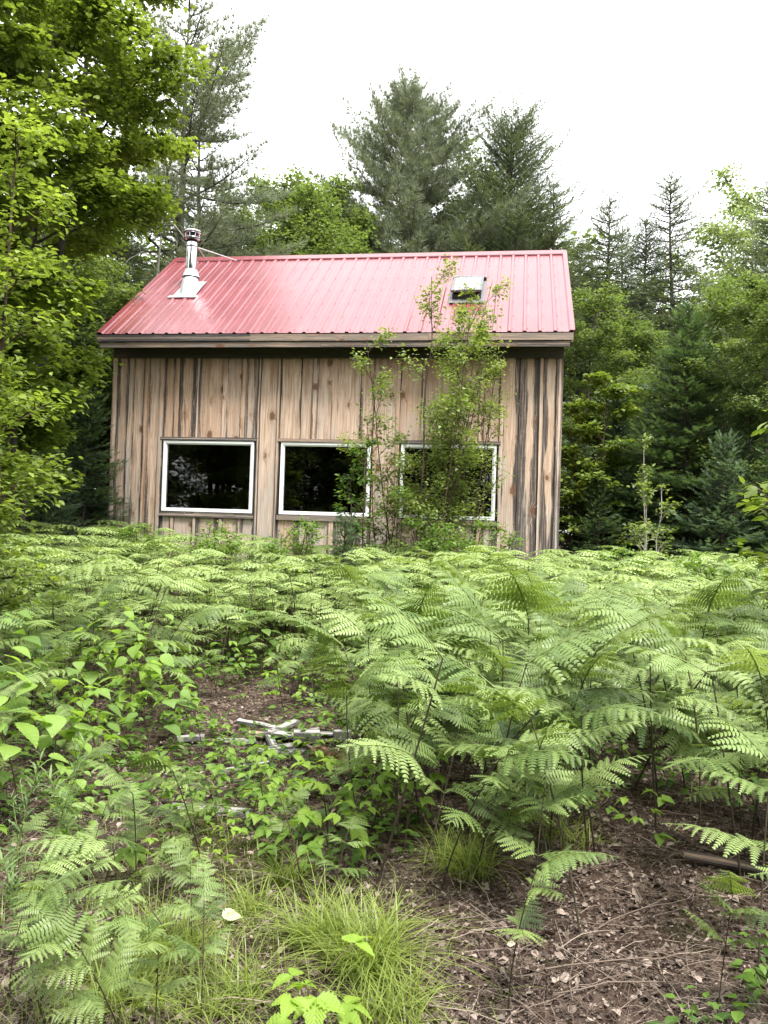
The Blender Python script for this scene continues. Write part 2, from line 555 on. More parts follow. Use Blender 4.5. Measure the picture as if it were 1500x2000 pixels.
# ------------------------------------------------------------------ ground
def ground():
    def axis(lo, hi, dense_lo, dense_hi, step):
        a = [dense_lo]
        while a[-1] < dense_hi: a.append(a[-1] + step)
        s = step; b = [a[-1]]
        while b[-1] < hi: s *= 1.18; b.append(b[-1] + s)
        s = step; c = [a[0]]
        while c[-1] > lo: s *= 1.18; c.append(c[-1] - s)
        return np.array(c[::-1][:-1] + a + b[1:])
    X = axis(-900, 900, -4, 4, .05); Y = axis(-900, 900, 2, 9, .05)
    gx, gy = np.meshgrid(X, Y)
    near = np.clip((14 - np.hypot(gx, gy - 5)) / 8, 0, 1)
    z = gz(gx, gy) + near * RG.normal(0, .006, gx.shape)
    z = np.where(gy > 16, z + 0.006 * (gy - 16).clip(0, 60), z)
    V = np.stack([gx, gy, z], -1).reshape(-1, 3)
    nx, ny = len(X), len(Y)
    i = np.arange(ny - 1)[:, None] * nx + np.arange(nx - 1)[None]
    Fq = np.stack([i, i + 1, i + nx + 1, i + nx], -1).reshape(-1, 4)
    g = Geo(); g.add(V, Fq, smooth=True)
    tag(obj('ground', g.mesh('ground', groundmat())), kind='structure')


ground()

# ------------------------------------------------------------------ cabin
TH = 0.1557
C0 = np.array([-4.5748, 13.9198, 0.30])
W_ = 7.3281; DEP = 2.6102; OV = .146; OH = .374
ZE = 3.0869 + EYE - C0[2]; ZR = 5.2991 + EYE - C0[2]
ZW0 = .2283 + EYE - C0[2]; ZW1 = 1.3908 + EYE - C0[2]
WIN = [(.9092, 2.4607), (2.9167, 4.3914), (4.8769, 6.3738)]
RUN = DEP + OH; SL = math.hypot(RUN, ZR - ZE)
cabin = thing('wooden_cabin', 'weathered board cabin with pink-red metal roof standing behind the ferns', 'cabin', C0, -TH)
BACKY = 2 * DEP
ROOF_Z = lambda y: ZE + (ZR - ZE) * (min(y, 2 * DEP - y) + OH) / RUN


def wallmesh():
    g = Geo(); rg = np.random.default_rng(21)
    zt = ZE + .12
    edges = sorted(sum([[a - .035, b + .035] for a, b in WIN], []) + [0, W_])
    strips = []
    for a, b in zip(edges[:-1], edges[1:]):
        n = max(1, round((b - a) / .33))
        w = rg.uniform(.62, 1.4, n); w = w / w.sum() * (b - a)
        x = a
        for q in w:
            strips.append((x, x + q)); x += q
    def zr(x0, x1):
        for a, b in WIN:
            if x0 > a - .1 and x1 < b + .1:
                return [(-.35, ZW0 - .085), (ZW1 + .06, zt)]
        return [(-.35, zt)]
    # back sheathing (real wall thickness), with openings
    xs = [0] + sum([[a, b] for a, b in WIN], []) + [W_]
    for i in range(len(xs) - 1):
        if i % 2 == 0:
            g.box((xs[i], 0.002, -.35), (xs[i + 1], .12, zt), mat=1)
        else:
            g.box((xs[i], 0.002, -.35), (xs[i + 1], .12, ZW0), mat=1)
            g.box((xs[i], 0.002, ZW1), (xs[i + 1], .12, zt), mat=1)

    def plank(x0, x1, z0, z1, y0, y1, idv, wob):
        n = max(2, int((z1 - z0) / .18))
        zz = np.linspace(z0, z1, n)
        k = rg.uniform(0, 6, 4)
        l = x0 + wob * (np.sin(zz * 2.1 + k[0]) + .6 * np.sin(zz * 5.3 + k[1]))
        r = x1 + wob * (np.sin(zz * 1.7 + k[2]) + .6 * np.sin(zz * 4.7 + k[3]))
        cup = rg.normal(0, .003)
        V = []; lc = []; tn = []
        for z, a, b in zip(zz, l, r):
            for x, y, s in ((a, y1, -1), (a, y0 + cup, -1), ((a + b) / 2, y0 - cup, 0), (b, y0 + cup, 1), (b, y1, 1)):
                V.append((x, y, z)); lc.append((x, z, idv)); tn.append(s)
        Fq = []
        for i in range(n - 1):
            for j in range(4):
                Fq.append([i * 5 + j, i * 5 + j + 1, i * 5 + 5 + j + 1, i * 5 + 5 + j])
        Fq.append([0, 1, 2, 3, 4][::-1]); e = (n - 1) * 5; Fq.append([e, e + 1, e + 2, e + 3, e + 4])
        g.add(V, Fq, tn, 0, lc)
    zb = []
    for k, (a, b) in enumerate(strips):
        idv = rg.uniform(0, 1)
        for z0, z1 in zr(a, b):
            plank(a + .006, b - .006, z0 + rg.uniform(0, .008), z1 - rg.uniform(0, .008), -.022, 0, idv + z0 * .01, .002)
    for (a, b), (c, d) in zip(strips[:-1], strips[1:]):
        x = b; hw = rg.uniform(.026, .052)
        near_win = any(abs(x - q) < .06 for p in WIN for q in p)
        if near_win:
            x += .03 if any(abs(x - (p[1] + .035)) < .05 for p in WIN) else -.03
            hw = .03
            zz = [(-.35, zt)]
        else:
            zz = zr(x - .05, x + .05)
        idv = rg.uniform(0, 1)
        if not near_win and rg.uniform() < .25: continue
        hw *= rg.uniform(.75, 1.25)
        for z0, z1 in zz:
            plank(x - hw, x + hw, z0, z1 - rg.uniform(0, .02), -.046, -.0225, idv + z0 * .01, .004)
    plank(-.03, .055, -.35, zt, -.05, -.0225, .4, .001)
    plank(W_ - .06, W_ + .03, -.35, zt, -.05, -.0225, .93, .001)
    # other three walls
    for x0, x1 in ((0, .12), (W_ - .12, W_)):
        g.box((x0, .12, -.35), (x1, BACKY, zt), mat=1)
    g.box((.12, BACKY - .12, -.35), (W_ - .12, BACKY, zt), mat=1)
    for sx, xw in ((-1, 0), (1, W_)):
        y = 0.0
        while y < BACKY - .05:
            w = rg.uniform(.22, .34); y1 = min(y + w, BACKY)
            ztop = min(ROOF_Z(y), ROOF_Z(y1)) - .06
            x0, x1 = (xw - .022, xw) if sx < 0 else (xw, xw + .022)
            g.box((x0, y + .003, -.35), (x1, y1 - .003, ztop), mat=0, idv=rg.uniform())
            x0, x1 = (xw - .045, xw - .0225) if sx < 0 else (xw + .0225, xw + .045)
            if y > 0: g.box((x0, y - .03, -.35), (x1, y + .03, ztop), mat=0, idv=rg.uniform())
            y = y1
        # gable backing
        xa, xb = (xw + .002, xw + .1) if sx < 0 else (xw - .1, xw - .002)
        P = [(0.02, zt), (BACKY - .02, zt), (DEP, ZR - .12)]
        V = [(xa, p[0], p[1]) for p in P] + [(xb, p[0], p[1]) for p in P]
        g.add(V, [[0, 1, 2], [5, 4, 3], [0, 3, 4, 1], [1, 4, 5, 2], [2, 5, 3, 0]], 0, 1)
    x = 0
    while x < W_ - .05:
        x1 = min(x + rg.uniform(.22, .33), W_)
        g.box((x + .003, BACKY, -.35), (x1 - .003, BACKY + .022, zt), mat=0, idv=rg.uniform()); x = x1
    # floor and loft
    g.box((.12, .12, .55), (W_ - .12, BACKY - .12, .62), mat=2)
    g.box((.12, .12, 3.55), (W_ - .12, BACKY - .12, 3.62), mat=2)
    # a post and a partition seen dimly through the left window
    g.box((1.0, .9, .621), (1.12, 1.0, 3.549), mat=2); g.box((1.62, 1.6, .621), (1.64, 2.6, 3.549), mat=3)
    g.box((3.9, 2.2, .621), (4.0, 2.3, 3.549), mat=2)
    return g


obj('wall', wallmesh().mesh('wall', [M_WALL, M_BACK, M_INSIDE, M_TRIMW]), cabin)


def roofmesh():
    """ribbed sheets front and back, closed underneath; screws as pinheads"""
    g = Geo()
    L = W_ + 2 * OV
    prof = [(0, 0)]
    p = .2286; k = int(L / p)
    off = (L - k * p) / 2
    for i in range(k + 1):
        x = off + i * p
        for dx, h in ((-.034, 0), (-.017, .02), (.017, .02), (.034, 0), (.092, 0), (.098, .004), (.106, .004), (.112, 0)):
            if 0 < x + dx < L: prof.append((x + dx, h))
    prof.append((L, 0))
    prof = np.array(prof)
    sl = np.array([RUN, ZR - ZE]) / SL
    nn = np.array([-sl[1], sl[0]])
    for side in (0, 1):
        for (ta, tb, lift) in ((0, 1, 0),):
            V = []
            for t in (ta, tb):
                for x, h in prof:
                    y = -OH + sl[0] * SL * t + nn[0] * (h + lift); z = ZE + sl[1] * SL * t + nn[1] * (h + lift)
                    if side: y = 2 * DEP - y
                    V.append((x - OV, y, z))
            n = len(prof)
            Fq = [[i, i + 1, n + i + 1, n + i] if not side else [i, n + i, n + i + 1, i + 1] for i in range(n - 1)]
            g.add(V, Fq, .5, 0)
        # underside deck
        dn = .03
        V = []
        for t in (0.004, .997):
            for x in (.01, L - .01):
                for d in (.004, dn):
                    y = -OH + sl[0] * SL * t - nn[0] * d; z = ZE + sl[1] * SL * t - nn[1] * d
                    if side: y = 2 * DEP - y
                    V.append((x - OV, y, z))
        g.add(V, [[0, 4, 6, 2], [1, 3, 7, 5], [0, 2, 3, 1], [4, 5, 7, 6], [0, 1, 5, 4], [2, 6, 7, 3]], .5, 1)
        if side == 0:
            rg = np.random.default_rng(3)
            for t in (.03, .17, .33, .5, .66, .81, .96):
                for i in range(k + 1):
                    for dx in (.05,):
                        x = off + i * p + dx + rg.normal(0, .004)
                        if x > L - .03: continue
                        tt = t + rg.normal(0, .0012)
                        c = np.array([x - OV, -OH + sl[0] * SL * tt + nn[0] * .004, ZE + sl[1] * SL * tt + nn[1] * .004])
                        a = np.arange(6) / 6 * 2 * np.pi
                        ring = c + np.outer(np.cos(a), [1, 0, 0]) * .006 + np.outer(np.sin(a), [0, sl[0], sl[1]]) * .006
                        top = ring + np.array([0, nn[0], nn[1]]) * .007
                        g.add(np.vstack([ring, top]), [[6, 7, 8, 9, 10, 11]] + [[j, (j + 1) % 6, 6 + (j + 1) % 6, 6 + j] for j in range(6)], .5, 2)
    return g


M_SCREW = plain('screw_heads', (.20, .05, .055), .4)
roof = obj('roof', roofmesh().mesh('roof', [M_ROOF, M_BACK, M_SCREW]), cabin)
sl2 = np.array([RUN, ZR - ZE]) / SL; nn2 = np.array([-sl2[1], sl2[0]])


def rp(x, s, h=0.0):
    """roof-plane point: x along the wall, s metres up the slope from the eave, h off the sheet"""
    return np.array([x, -OH + sl2[0] * s + nn2[0] * h, ZE + sl2[1] * s + nn2[1] * h])


def prism(g, pts2, x0, x1, mat=0):
    """extrude a yz outline along x"""
    n = len(pts2)
    V = [(x0, a, b) for a, b in pts2] + [(x1, a, b) for a, b in pts2]
    Fq = [list(range(n))[::-1], list(range(n, 2 * n))] + [[i, (i + 1) % n, n + (i + 1) % n, n + i] for i in range(n)]
    g.add(V, Fq, .5, mat)


g = Geo()   # ridge cap
def yz(s, h): q = rp(0, s, h); return (q[1], q[2])
a1 = yz(SL - .15, .028); a2 = yz(SL - .15, .022); top = (DEP, ZR + .045); top2 = (DEP, ZR + .036)
b1 = (2 * DEP - a1[0], a1[1]); b2 = (2 * DEP - a2[0], a2[1])
a3 = yz(SL - .16, .012)
prism(g, [a3, a1, top, b1, b2, top2, a2], -OV - .01, W_ + OV + .01)
obj('ridge_cap', g.mesh('ridge_cap', M_ROOF), roof)
for xa, xb in ((-OV - .022, -OV + .05), (W_ + OV - .05, W_ + OV + .022)):   # rake trims
    g = Geo()
    for side in (0, 1):
        V = []
        for s_ in (0.0, SL - .01):
            for x, h in ((xa, -.10), (xa, .03), (xb, .03), (xb, .024), (xa + .006 if xa < 0 else xa, .024), (xa + .006 if xa < 0 else xa, -.10)):
                if xa > 0:
                    x = xa + xb - x
                q = rp(x, s_, h)
                if side: q[1] = 2 * DEP - q[1]
                V.append(q)
        n = 6
        g.add(V, [[i, (i + 1) % n, n + (i + 1) % n, n + i] for i in range(n)] + [list(range(n)), list(range(n, 2 * n))[::-1]], .5, 0)
    obj('rake_trim', g.mesh('rake_trim', M_ROOF), roof)
g = Geo()   # fascia, two lapped boards, returning under the rake
rgf = np.random.default_rng(5)
def strip_boards(g, y0, y1, z0, z1, cuts, xa, xb):
    xs = [xa] + cuts + [xb]
    for i in range(len(xs) - 1):
        g.box((xs[i] + .0015, y0, z0), (xs[i + 1] - .0015, y1, z1), axis=0, idv=rgf.uniform())
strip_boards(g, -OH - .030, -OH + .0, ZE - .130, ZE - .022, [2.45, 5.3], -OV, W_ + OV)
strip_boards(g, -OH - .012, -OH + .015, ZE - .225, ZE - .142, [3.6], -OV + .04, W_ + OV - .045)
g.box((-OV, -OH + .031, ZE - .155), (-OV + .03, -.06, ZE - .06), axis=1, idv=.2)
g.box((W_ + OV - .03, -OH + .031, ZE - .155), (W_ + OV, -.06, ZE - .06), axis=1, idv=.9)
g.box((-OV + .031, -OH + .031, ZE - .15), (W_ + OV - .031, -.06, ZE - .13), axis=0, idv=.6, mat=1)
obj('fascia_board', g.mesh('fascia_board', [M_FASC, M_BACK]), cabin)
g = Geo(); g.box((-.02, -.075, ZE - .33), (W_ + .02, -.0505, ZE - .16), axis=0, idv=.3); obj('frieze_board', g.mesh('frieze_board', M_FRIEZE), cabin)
for i in range(2):      # barge boards following the gable slope
    g = Geo()
    x0, x1 = ((-OV, -OV + .025), (W_ + OV - .025, W_ + OV))[i]
    for side in (0, 1):
        V = []; lc = []
        for s_ in (.03, SL - .03):
            for h in (-.03, -.17):
                for x in (x0, x1):
                    q = rp(x, s_, h - .001)
                    if side: q[1] = 2 * DEP - q[1]
                    V.append(q); lc.append((h, s_, .3 + i * .5))
        g.add(V, [[0, 2, 6, 4], [1, 5, 7, 3], [0, 4, 5, 1], [2, 3, 7, 6], [0, 1, 3, 2], [4, 6, 7, 5]], [1, 1, -1, -1] * 2, 0, lc)
    obj('barge_board', g.mesh('barge_board', M_FASC), cabin)

for k, (a, b) in enumerate(WIN):        # windows
    def ring(g, x0, z0, x1, z1, w, y0, y1, mat=0):
        g.box((x0, y0, z0), (x1, y1, z0 + w), mat, axis=0)
        g.box((x0, y0, z1 - w), (x1, y1, z1), mat, axis=0)
        g.box((x0, y0, z0 + w), (x0 + w, y1, z1 - w), mat)
        g.box((x1 - w, y0, z0 + w), (x1, y1, z1 - w), mat)
    g = Geo()
    ring(g, a, ZW0, b, ZW1, .035, -.040, .06)
    ring(g, a + .0355, ZW0 + .0355, b - .0355, ZW1 - .0355, .020, -.026, .058)
    if k == 0:
        g.box((a + .24, .03, ZW0 + .066), (a + .36, .05, ZW0 + .078), axis=0)
    wf = obj('window', g.mesh('window', M_VINYL), cabin)
    g = Geo(); g.box((a + .05, .012, ZW0 + .05), (b - .05, .018, ZW1 - .05)); obj('pane', g.mesh('pane', M_GLASS), wf)
    g = Geo(); g.box((a - .06, -.05, ZW1 + .012), (b + .06, -.001, ZW1 + .062), axis=0, idv=.2 + k * .3, jit=.002); obj('head_board', g.mesh('head_board', M_TRIMW), wf)
    g = Geo(); g.box((a - .03, -.062, ZW0 - .09), (b + .03, -.001, ZW0 - .012), axis=0, idv=.33 + k * .21, jit=.002); obj('sill', g.mesh('sill', M_TRIMW), wf)


def lathe(g, prof, c, n=20, mat=0):
    a = np.arange(n) / n * 2 * np.pi
    V = np.array([[c[0] + r * math.cos(q), c[1] + r * math.sin(q), c[2] + z] for r, z in prof for q in a])
    K = len(prof)
    i = np.arange(K - 1)[:, None] * n; j = np.arange(n)[None]; j2 = (j + 1) % n
    g.add(V, np.stack([i + j, i + j2, i + n + j2, i + n + j], -1).reshape(-1, 4), .5, mat, smooth=True)


def roof_hit(px, py):
    """where a sight line meets the front slope, in cabin coordinates (x, s)"""
    d = ray(px, py)
    ct, st = math.cos(TH), math.sin(TH)
    def loc(P):
        q = P - C0
        return np.array([q[0] * ct - q[1] * st, q[0] * st + q[1] * ct, q[2]])
    A = loc(np.array([0, 0, EYE])); B = loc(np.array([0, 0, EYE]) + d * 10) - A
    n = np.array([0, nn2[0], nn2[1]]); o = rp(0, 0)
    t = np.dot(o - A, n) / np.dot(B, n)
    P = A + B * t
    return P[0], np.dot(P - o, [0, sl2[0], sl2[1]])


cx, cs = roof_hit(372, 566)
PC = rp(cx, cs)                                      # chimney axis where it leaves the roof
g = Geo()
lathe(g, [(.096, .25), (.100, .26), (.100, .90), (.096, .91)], PC, 24)
lathe(g, [(.1005, .77), (.106, .775), (.106, .815), (.1005, .82)], PC, 24)
chim = obj('stove_pipe', g.mesh('stove_pipe', M_STEEL), cabin)
g = Geo()
lathe(g, [(.165, .03 - .25), (.19, -.1), (.205, .0)], PC + np.array([0, 0, -.02]), 24)
# cone whose foot is cut to the slope
n = 24; aa = np.arange(n) / n * 2 * np.pi
footV = [rp(cx + .17 * math.cos(q), cs + .26 * math.sin(q) - .04, .024) for q in aa]
topV = [PC + np.array([.13 * math.cos(q), .13 * math.sin(q), .24]) for q in aa]
g = Geo()
g.add(np.array(footV + topV), [[i, (i + 1) % n, n + (i + 1) % n, n + i] for i in range(n)], smooth=True)
V = [rp(cx + x, cs + s_, h) for h in (.022, .027) for x, s_ in ((-.28, -.44), (.26, -.44), (.26, -.35), (.205, -.34), (.205, .36), (-.205, .36), (-.205, -.34), (-.28, -.35))]
g.add(V, [list(range(8, 16))] + [[i, (i + 1) % 8, 8 + (i + 1) % 8, 8 + i] for i in range(8)])
obj('flashing', g.mesh('flashing', M_GALV), chim)
g = Geo()
lathe(g, [(.158, .225), (.155, .24), (.112, .36), (.101, .365)], PC, 24); lathe(g, [(.150, .21), (.150, .228)], PC, 24, 1)
obj('storm_collar', g.mesh('storm_collar', [M_GALV, M_BLACK]), chim)
g = Geo()
PC = PC + np.array([0, 0, -.14])
lathe(g, [(.10, 1.05), (.155, 1.055), (.16, 1.075), (.14, 1.09), (.09, 1.09)], PC, 24)
lathe(g, [(.161, 1.045), (.163, 1.07)], PC, 24, 1)
lathe(g, [(.085, 1.09), (.085, 1.17)], PC, 16, 2)
for q in np.arange(8) / 8 * 2 * np.pi:
    g.tube([PC + np.array([.13 * math.cos(q), .13 * math.sin(q), z]) for z in (1.085, 1.165)], .008, 5)
lathe(g, [(.10, 1.16), (.155, 1.165), (.165, 1.185), (.15, 1.215), (.09, 1.235), (.001, 1.24)], PC, 24)
lathe(g, [(.166, 1.165), (.168, 1.185)], PC, 24, 1)
obj('chimney_cap', g.mesh('chimney_cap', [M_STEEL, M_CAP, M_BLACK]), chim)
for ex, es in ((roof_hit(462, 512)[0], SL - .2), (roof_hit(402, 512)[0], SL - .12)):
    g = Geo(); e = rp(ex, es, .03)
    g.tube([PC + np.array([.10, .02, .92]), (PC + np.array([.10, .02, .92]) + e) / 2, e], .011, 6)
    obj('brace', g.mesh('brace', M_GALV), chim)

# skylight
kx, ks = roof_hit(914, 570)
kw, kl = .235, .41
g = Geo()
def slab(g, x0, x1, s0, s1, h0, h1, mat=0, lift=0.0):
    """box on the roof; lift raises the lower edge"""
    V = []
    for x in (x0, x1):
        for s_ in (s0, s1):
            for h in (h0, h1):
                hh = h + lift * (ks + kl - s_) / (2 * kl)
                V.append(rp(x, s_, hh))
    g.add(V, [[0, 1, 3, 2], [4, 6, 7, 5], [0, 4, 5, 1], [2, 3, 7, 6], [1, 5, 7, 3], [0, 2, 6, 4]], .5, mat)
slab(g, kx - kw - .05, kx + kw + .06, ks - kl - .16, ks - kl, .020, .030, 1)
slab(g, kx - kw - .05, kx - kw, ks - kl, ks + kl + .04, .020, .030, 1)
slab(g, kx + kw, kx + kw + .06, ks - kl, ks + kl + .04, .020, .030, 1)
slab(g, kx - kw - .05, kx + kw + .06, ks + kl + .04, ks + kl + .06, .020, .09, 2)
for q in ((kx - kw, kx - kw + .03, ks - kl, ks + kl), (kx + kw - .03, kx + kw, ks - kl, ks + kl), (kx - kw + .03, kx + kw - .03, ks - kl, ks - kl + .03), (kx - kw + .03, kx + kw - .03, ks + kl - .03, ks + kl)):
    slab(g, *q, .005, .10, 2)
skl = obj('skylight', g.mesh('skylight', [M_SKYF, M_FLASH, M_BLACK]), cabin)
g = Geo()
LF = .05
for q in ((kx - kw - .02, kx - kw + .028, ks - kl - .02, ks + kl), (kx + kw - .028, kx + kw + .02, ks - kl - .02, ks + kl), (kx - kw + .028, kx + kw - .028, ks - kl - .02, ks - kl + .05), (kx - kw + .028, kx + kw - .028, ks + kl - .06, ks + kl)):
    slab(g, *q, .105, .14, 0, LF)
obj('sash', g.mesh('sash', M_SKYF), skl)
g = Geo(); slab(g, kx - kw + .029, kx + kw - .029, ks - kl + .051, ks + kl - .061, .12, .13, 0, LF)
obj('pane', g.mesh('pane', M_SKYP), skl)


# ------------------------------------------------------------------ leaf templates (y = along, z = up face)
def T(v, fs):
    v = np.array(v, float)
    by = {}
    for f in fs: by.setdefault(len(f), []).append(f)
    return (v, [np.array(x) for x in by.values()], v.copy())


T_LEAF = T([(0, 0, 0), (-.30, .32, .05), (-.24, .68, .02), (0, 1, -.12), (.24, .68, .02), (.30, .32, .05), (0, .5, -.02)],
           [(0, 6, 2, 1), (6, 3, 2), (0, 5, 4, 6), (6, 4, 3)])
T_DIAM = T([(0, 0, 0), (-.33, .36, .06), (0, 1, -.10), (.33, .36, .06), (0, .4, 0)], [(0, 4, 2, 1), (0, 3, 2, 4)])
T_MAPLE = T([(0, 0, 0), (-.28, .08, .02), (-.55, .42, -.06), (-.25, .5, .03), (-.3, .8, -.03), (0, 1.05, -.12), (.3, .8, -.03), (.25, .5, .03),
             (.55, .42, -.06), (.28, .08, .02), (0, .5, 0)], [(0, 10, 2, 1), (10, 4, 3, 2), (10, 5, 4), (10, 6, 5), (10, 8, 7, 6), (0, 9, 8, 10)])


def feather(n=6, w=.16, upz=.06, seed=0):
    """conifer shoot: a stalk with flat side needles in bunches"""
    r = np.random.default_rng(seed); v = []; f = []
    for i in range(n):
        t = i / n * .85
        for s in (-1, 1):
            b = len(v); L = w * (1 - .35 * t) * r.uniform(.8, 1.25)
            v += [(0, t, 0), (s * L, t + .20 + r.uniform(-.04, .04), upz * r.uniform(-.5, 1.6)), (0, t + .11, .015)]
            f.append((b, b + 1, b + 2))
        if i % 2 == 0:
            b = len(v); v += [(-.02, t, 0), (r.uniform(-.05, .05), t + .2, w * .8), (.02, t + .1, 0)]; f.append((b, b + 1, b + 2))
    b = len(v); v += [(-.045, .75, 0), (0, 1.08, .03), (.045, .75, 0)]; f.append((b, b + 1, b + 2))
    return T(v, f)


T_FIRS = [feather(7, .27, .06, i) for i in range(3)]
T_SPRS = [feather(5, .17, -.10, 10 + i) for i in range(3)]


def tuft(n=11, seed=0):
    r = np.random.default_rng(seed); v = []; f = []
    for i in range(n):
        a = r.uniform(0, 2 * np.pi); e = r.uniform(.15, 1.1)
        d = np.array([math.sin(e) * math.cos(a), math.cos(e), math.sin(e) * math.sin(a) + .15])
        q = nrm(np.cross(d, [r.normal(), r.normal(), r.normal()])) * .035
        b = len(v); v += [tuple(-q), tuple(q), tuple(d * r.uniform(.8, 1.1))]; f.append((b, b + 1, b + 2))
    return T(v, f)


T_TUFTS = [tuft(12, i) for i in range(3)]


def bigleaf(n=7, wid=.36, serr=.06, droop=.25, fold=.12, tip=1.4):
    v = [(0, 0, 0)]; f = []
    rows = []
    for i in range(1, n):
        t = i / n
        wv = wid * (math.sin(math.pi * t ** .72) ** .85) * (1 - .15 * t)
        z = -droop * t * t
        for s_ in (0, 1):
            tt = t + (s_ * .4 + .0) / n
            ww = wv * (1 + (serr / wid if s_ == 0 else -serr / wid * .6))
            rows.append((ww, tt, z))
    m_ = []
    for ww, tt, z in rows:
        b = len(v)
        v += [(-ww, tt, z + fold * ww / wid - .1 * ww), (0, tt, z), (ww, tt, z + fold * ww / wid - .1 * ww)]
        m_.append(b)
    b = len(v); v.append((0, 1.05, -droop * 1.15))
    f += [(0, m_[0] + 1, m_[0]), (0, m_[0] + 2, m_[0] + 1)]
    for a, c in zip(m_[:-1], m_[1:]):
        f += [(a, a + 1, c + 1, c), (a + 1, a + 2, c + 2, c + 1)]
    f += [(m_[-1], m_[-1] + 1, b), (m_[-1] + 1, m_[-1] + 2, b)]
    return T(v, f)


T_BIG = bigleaf(); T_HEART = bigleaf(8, .46, .03, .3, .1); T_NARROW = bigleaf(4, .07, .0, .35, .02)


def pinna(n, w0=.17, droop=.22, seed=0):
    r = np.random.default_rng(seed); v = []; f = []
    for i in range(n):
        t = i / n * .96; st = 1 / n
        wv = (w0 * (1 - t) ** .65 + .010) * r.uniform(.85, 1.12)
        for s in (-1, 1):
            b = len(v)
            P = [(0, t), (s * wv * .62, t + st * .16), (s * wv, t + st * .72), (s * wv * .5, t + st * .74), (0, t + st * .72)]
            v += [(x, y, -droop * y * y - abs(x) * .18 + .0) for x, y in P]
            q = (b, b + 1, b + 2, b + 3, b + 4)
            f.append(q if s > 0 else q[::-1])
    b = len(v); v += [(-.012, 0, 0), (.012, 0, 0), (0, 1, -droop)]; f.append((b, b + 1, b + 2))
    return T(v, f)


T_PIN0 = [pinna(9, .20, d_, i) for i, d_ in enumerate((.12, .28, .42))]
T_PIN1 = [pinna(5, .16, .2, 5)]


# ------------------------------------------------------------------ bracken
def frond_geo(g, base, D, L, rg, lod=0, npair=13, droop=.35, matl=0, mats=1, spread=.40):
    """one leafy frond: rachis leaving `base` along D and arching over; pinnae on both sides"""
    D = nrm(D); side = nrm(np.cross(D, [0, 0, 1])); up = np.cross(side, D)
    t = np.linspace(0, 1, 9)
    cur = base + np.outer(t, D) * L - np.outer(t ** 2, [0, 0, 1]) * L * droop + np.outer(np.sin(t * 2.4), side) * L * rg.uniform(-.05, .05)
    g.tube(cur, np.linspace(.0035, .0008, 9) * (L / .45 if lod == 0 else 1.2), 4 if lod == 0 else 3, .5, mats, cap=False)
    ti = np.linspace(.10, .97, npair) + rg.normal(0, .004, npair)
    P = np.stack([np.interp(ti, t, cur[:, k]) for k in range(3)], -1)
    tang = nrm(np.stack([np.interp(ti + .02, t, np.gradient(cur[:, k])) for k in range(3)], -1))
    ln = L * spread * np.clip((1 - ti) ** .8, .06, 1) * np.clip(.72 + ti * 1.5, 0, 1)
    for s in (-1, 1):
        ang = np.radians(72 - 24 * ti) + rg.normal(0, .06, npair)
        sd = np.cross(tang, up); sd = nrm(sd) * s
        Dp = tang * np.cos(ang)[:, None] + sd * np.sin(ang)[:, None] + np.array([0, 0, -.10]) + rg.normal(0, .09, (npair, 3))
        lens = ln * rg.uniform(.88, 1.1, npair)
        U = nrm(np.cross(sd * s, tang)) * 1.0 + rg.normal(0, .24, (npair, 3))
        M = frames(Dp, U) * lens[:, None, None]
        tm = (T_PIN0 if lod == 0 else T_PIN1)
        kk = rg.integers(0, len(tm), npair); tn = np.clip(rg.uniform(.2, .9) + rg.normal(0, .12, npair), 0, 1)
        for k in range(len(tm)):
            q = kk == k
            g.scatter(tm[k], M[q], (P + tang * .3 * (s > 0) * L / npair * .5)[q], tn[q], matl)


def bracken(seed, H, lod=0, upright=0.0):
    """stem + three fronds (two side, one end), as separate meshes"""
    rg = np.random.default_rng(seed)
    lean = np.array([math.cos(seed * 1.7), math.sin(seed * 1.7), 0]) * .16
    z = np.linspace(0, 1, 8)
    st = np.outer(z, [0, 0, H]) + np.outer(z ** 2, lean) * H + np.outer(np.sin(z * 3), rg.normal(0, .01, 3))
    gs = Geo(); gs.tube(st, np.linspace(.0048, .003, 8), 5, .5, 0)
    top = st[-1]
    fr = []
    ld = nrm(lean)
    side = np.array([-ld[1], ld[0], 0])
    k = .92
    nd = st[4]
    for s in (-1, 1):
        G = Geo()
        D = side * s * .95 + ld * rg.uniform(.1, .6) + np.array([0, 0, rg.uniform(.25, .5) + upright])
        frond_geo(G, nd, D, H * rg.uniform(.50, .64) * k, rg, lod, 11 if lod == 0 else 9, .30)
        fr.append(G)
    G = Geo()
    frond_geo(G, top, ld * 1.0 + side * rg.uniform(-.3, .3) + np.array([0, 0, rg.uniform(.25, .55) + upright * 1.5]), H * rg.uniform(.66, .82) * k, rg, lod, 12 if lod == 0 else 10, .34)
    fr.append(G)
    nd = st[6]
    for s in (-1, 1):
        G = Geo()
        D = side * s * .9 + ld * rg.uniform(.5, 1.0) + np.array([0, 0, rg.uniform(.3, .6) + upright])
        frond_geo(G, nd, D, H * rg.uniform(.42, .54) * k, rg, lod, 10 if lod == 0 else 8, .30)
        fr.append(G)
    return gs, fr


FERNS = []
for i in range(9):
    gs, fr = bracken(i + 1, .80 if i < 7 else .62, 0, (0, .25, .05, .5, .1, 0, .35)[i] if i < 7 else .5)
    FERNS.append((gs.mesh('stem', M_FERNSTEM), [q.mesh('frond', [M_FERN2 if i in (1, 3, 6, 7) else M_FERN, M_RACHIS]) for q in fr]))


def put_fern(x, y, s, rz, label, group, v, tilt=(0, 0)):
    me = FERNS[v]
    return thing('bracken_fern', label, 'fern', (x, y, float(gz(x, y)) - .01), rz, s, group,
                 [('stem', me[0])] + [('frond', q) for q in me[1]], tilt)


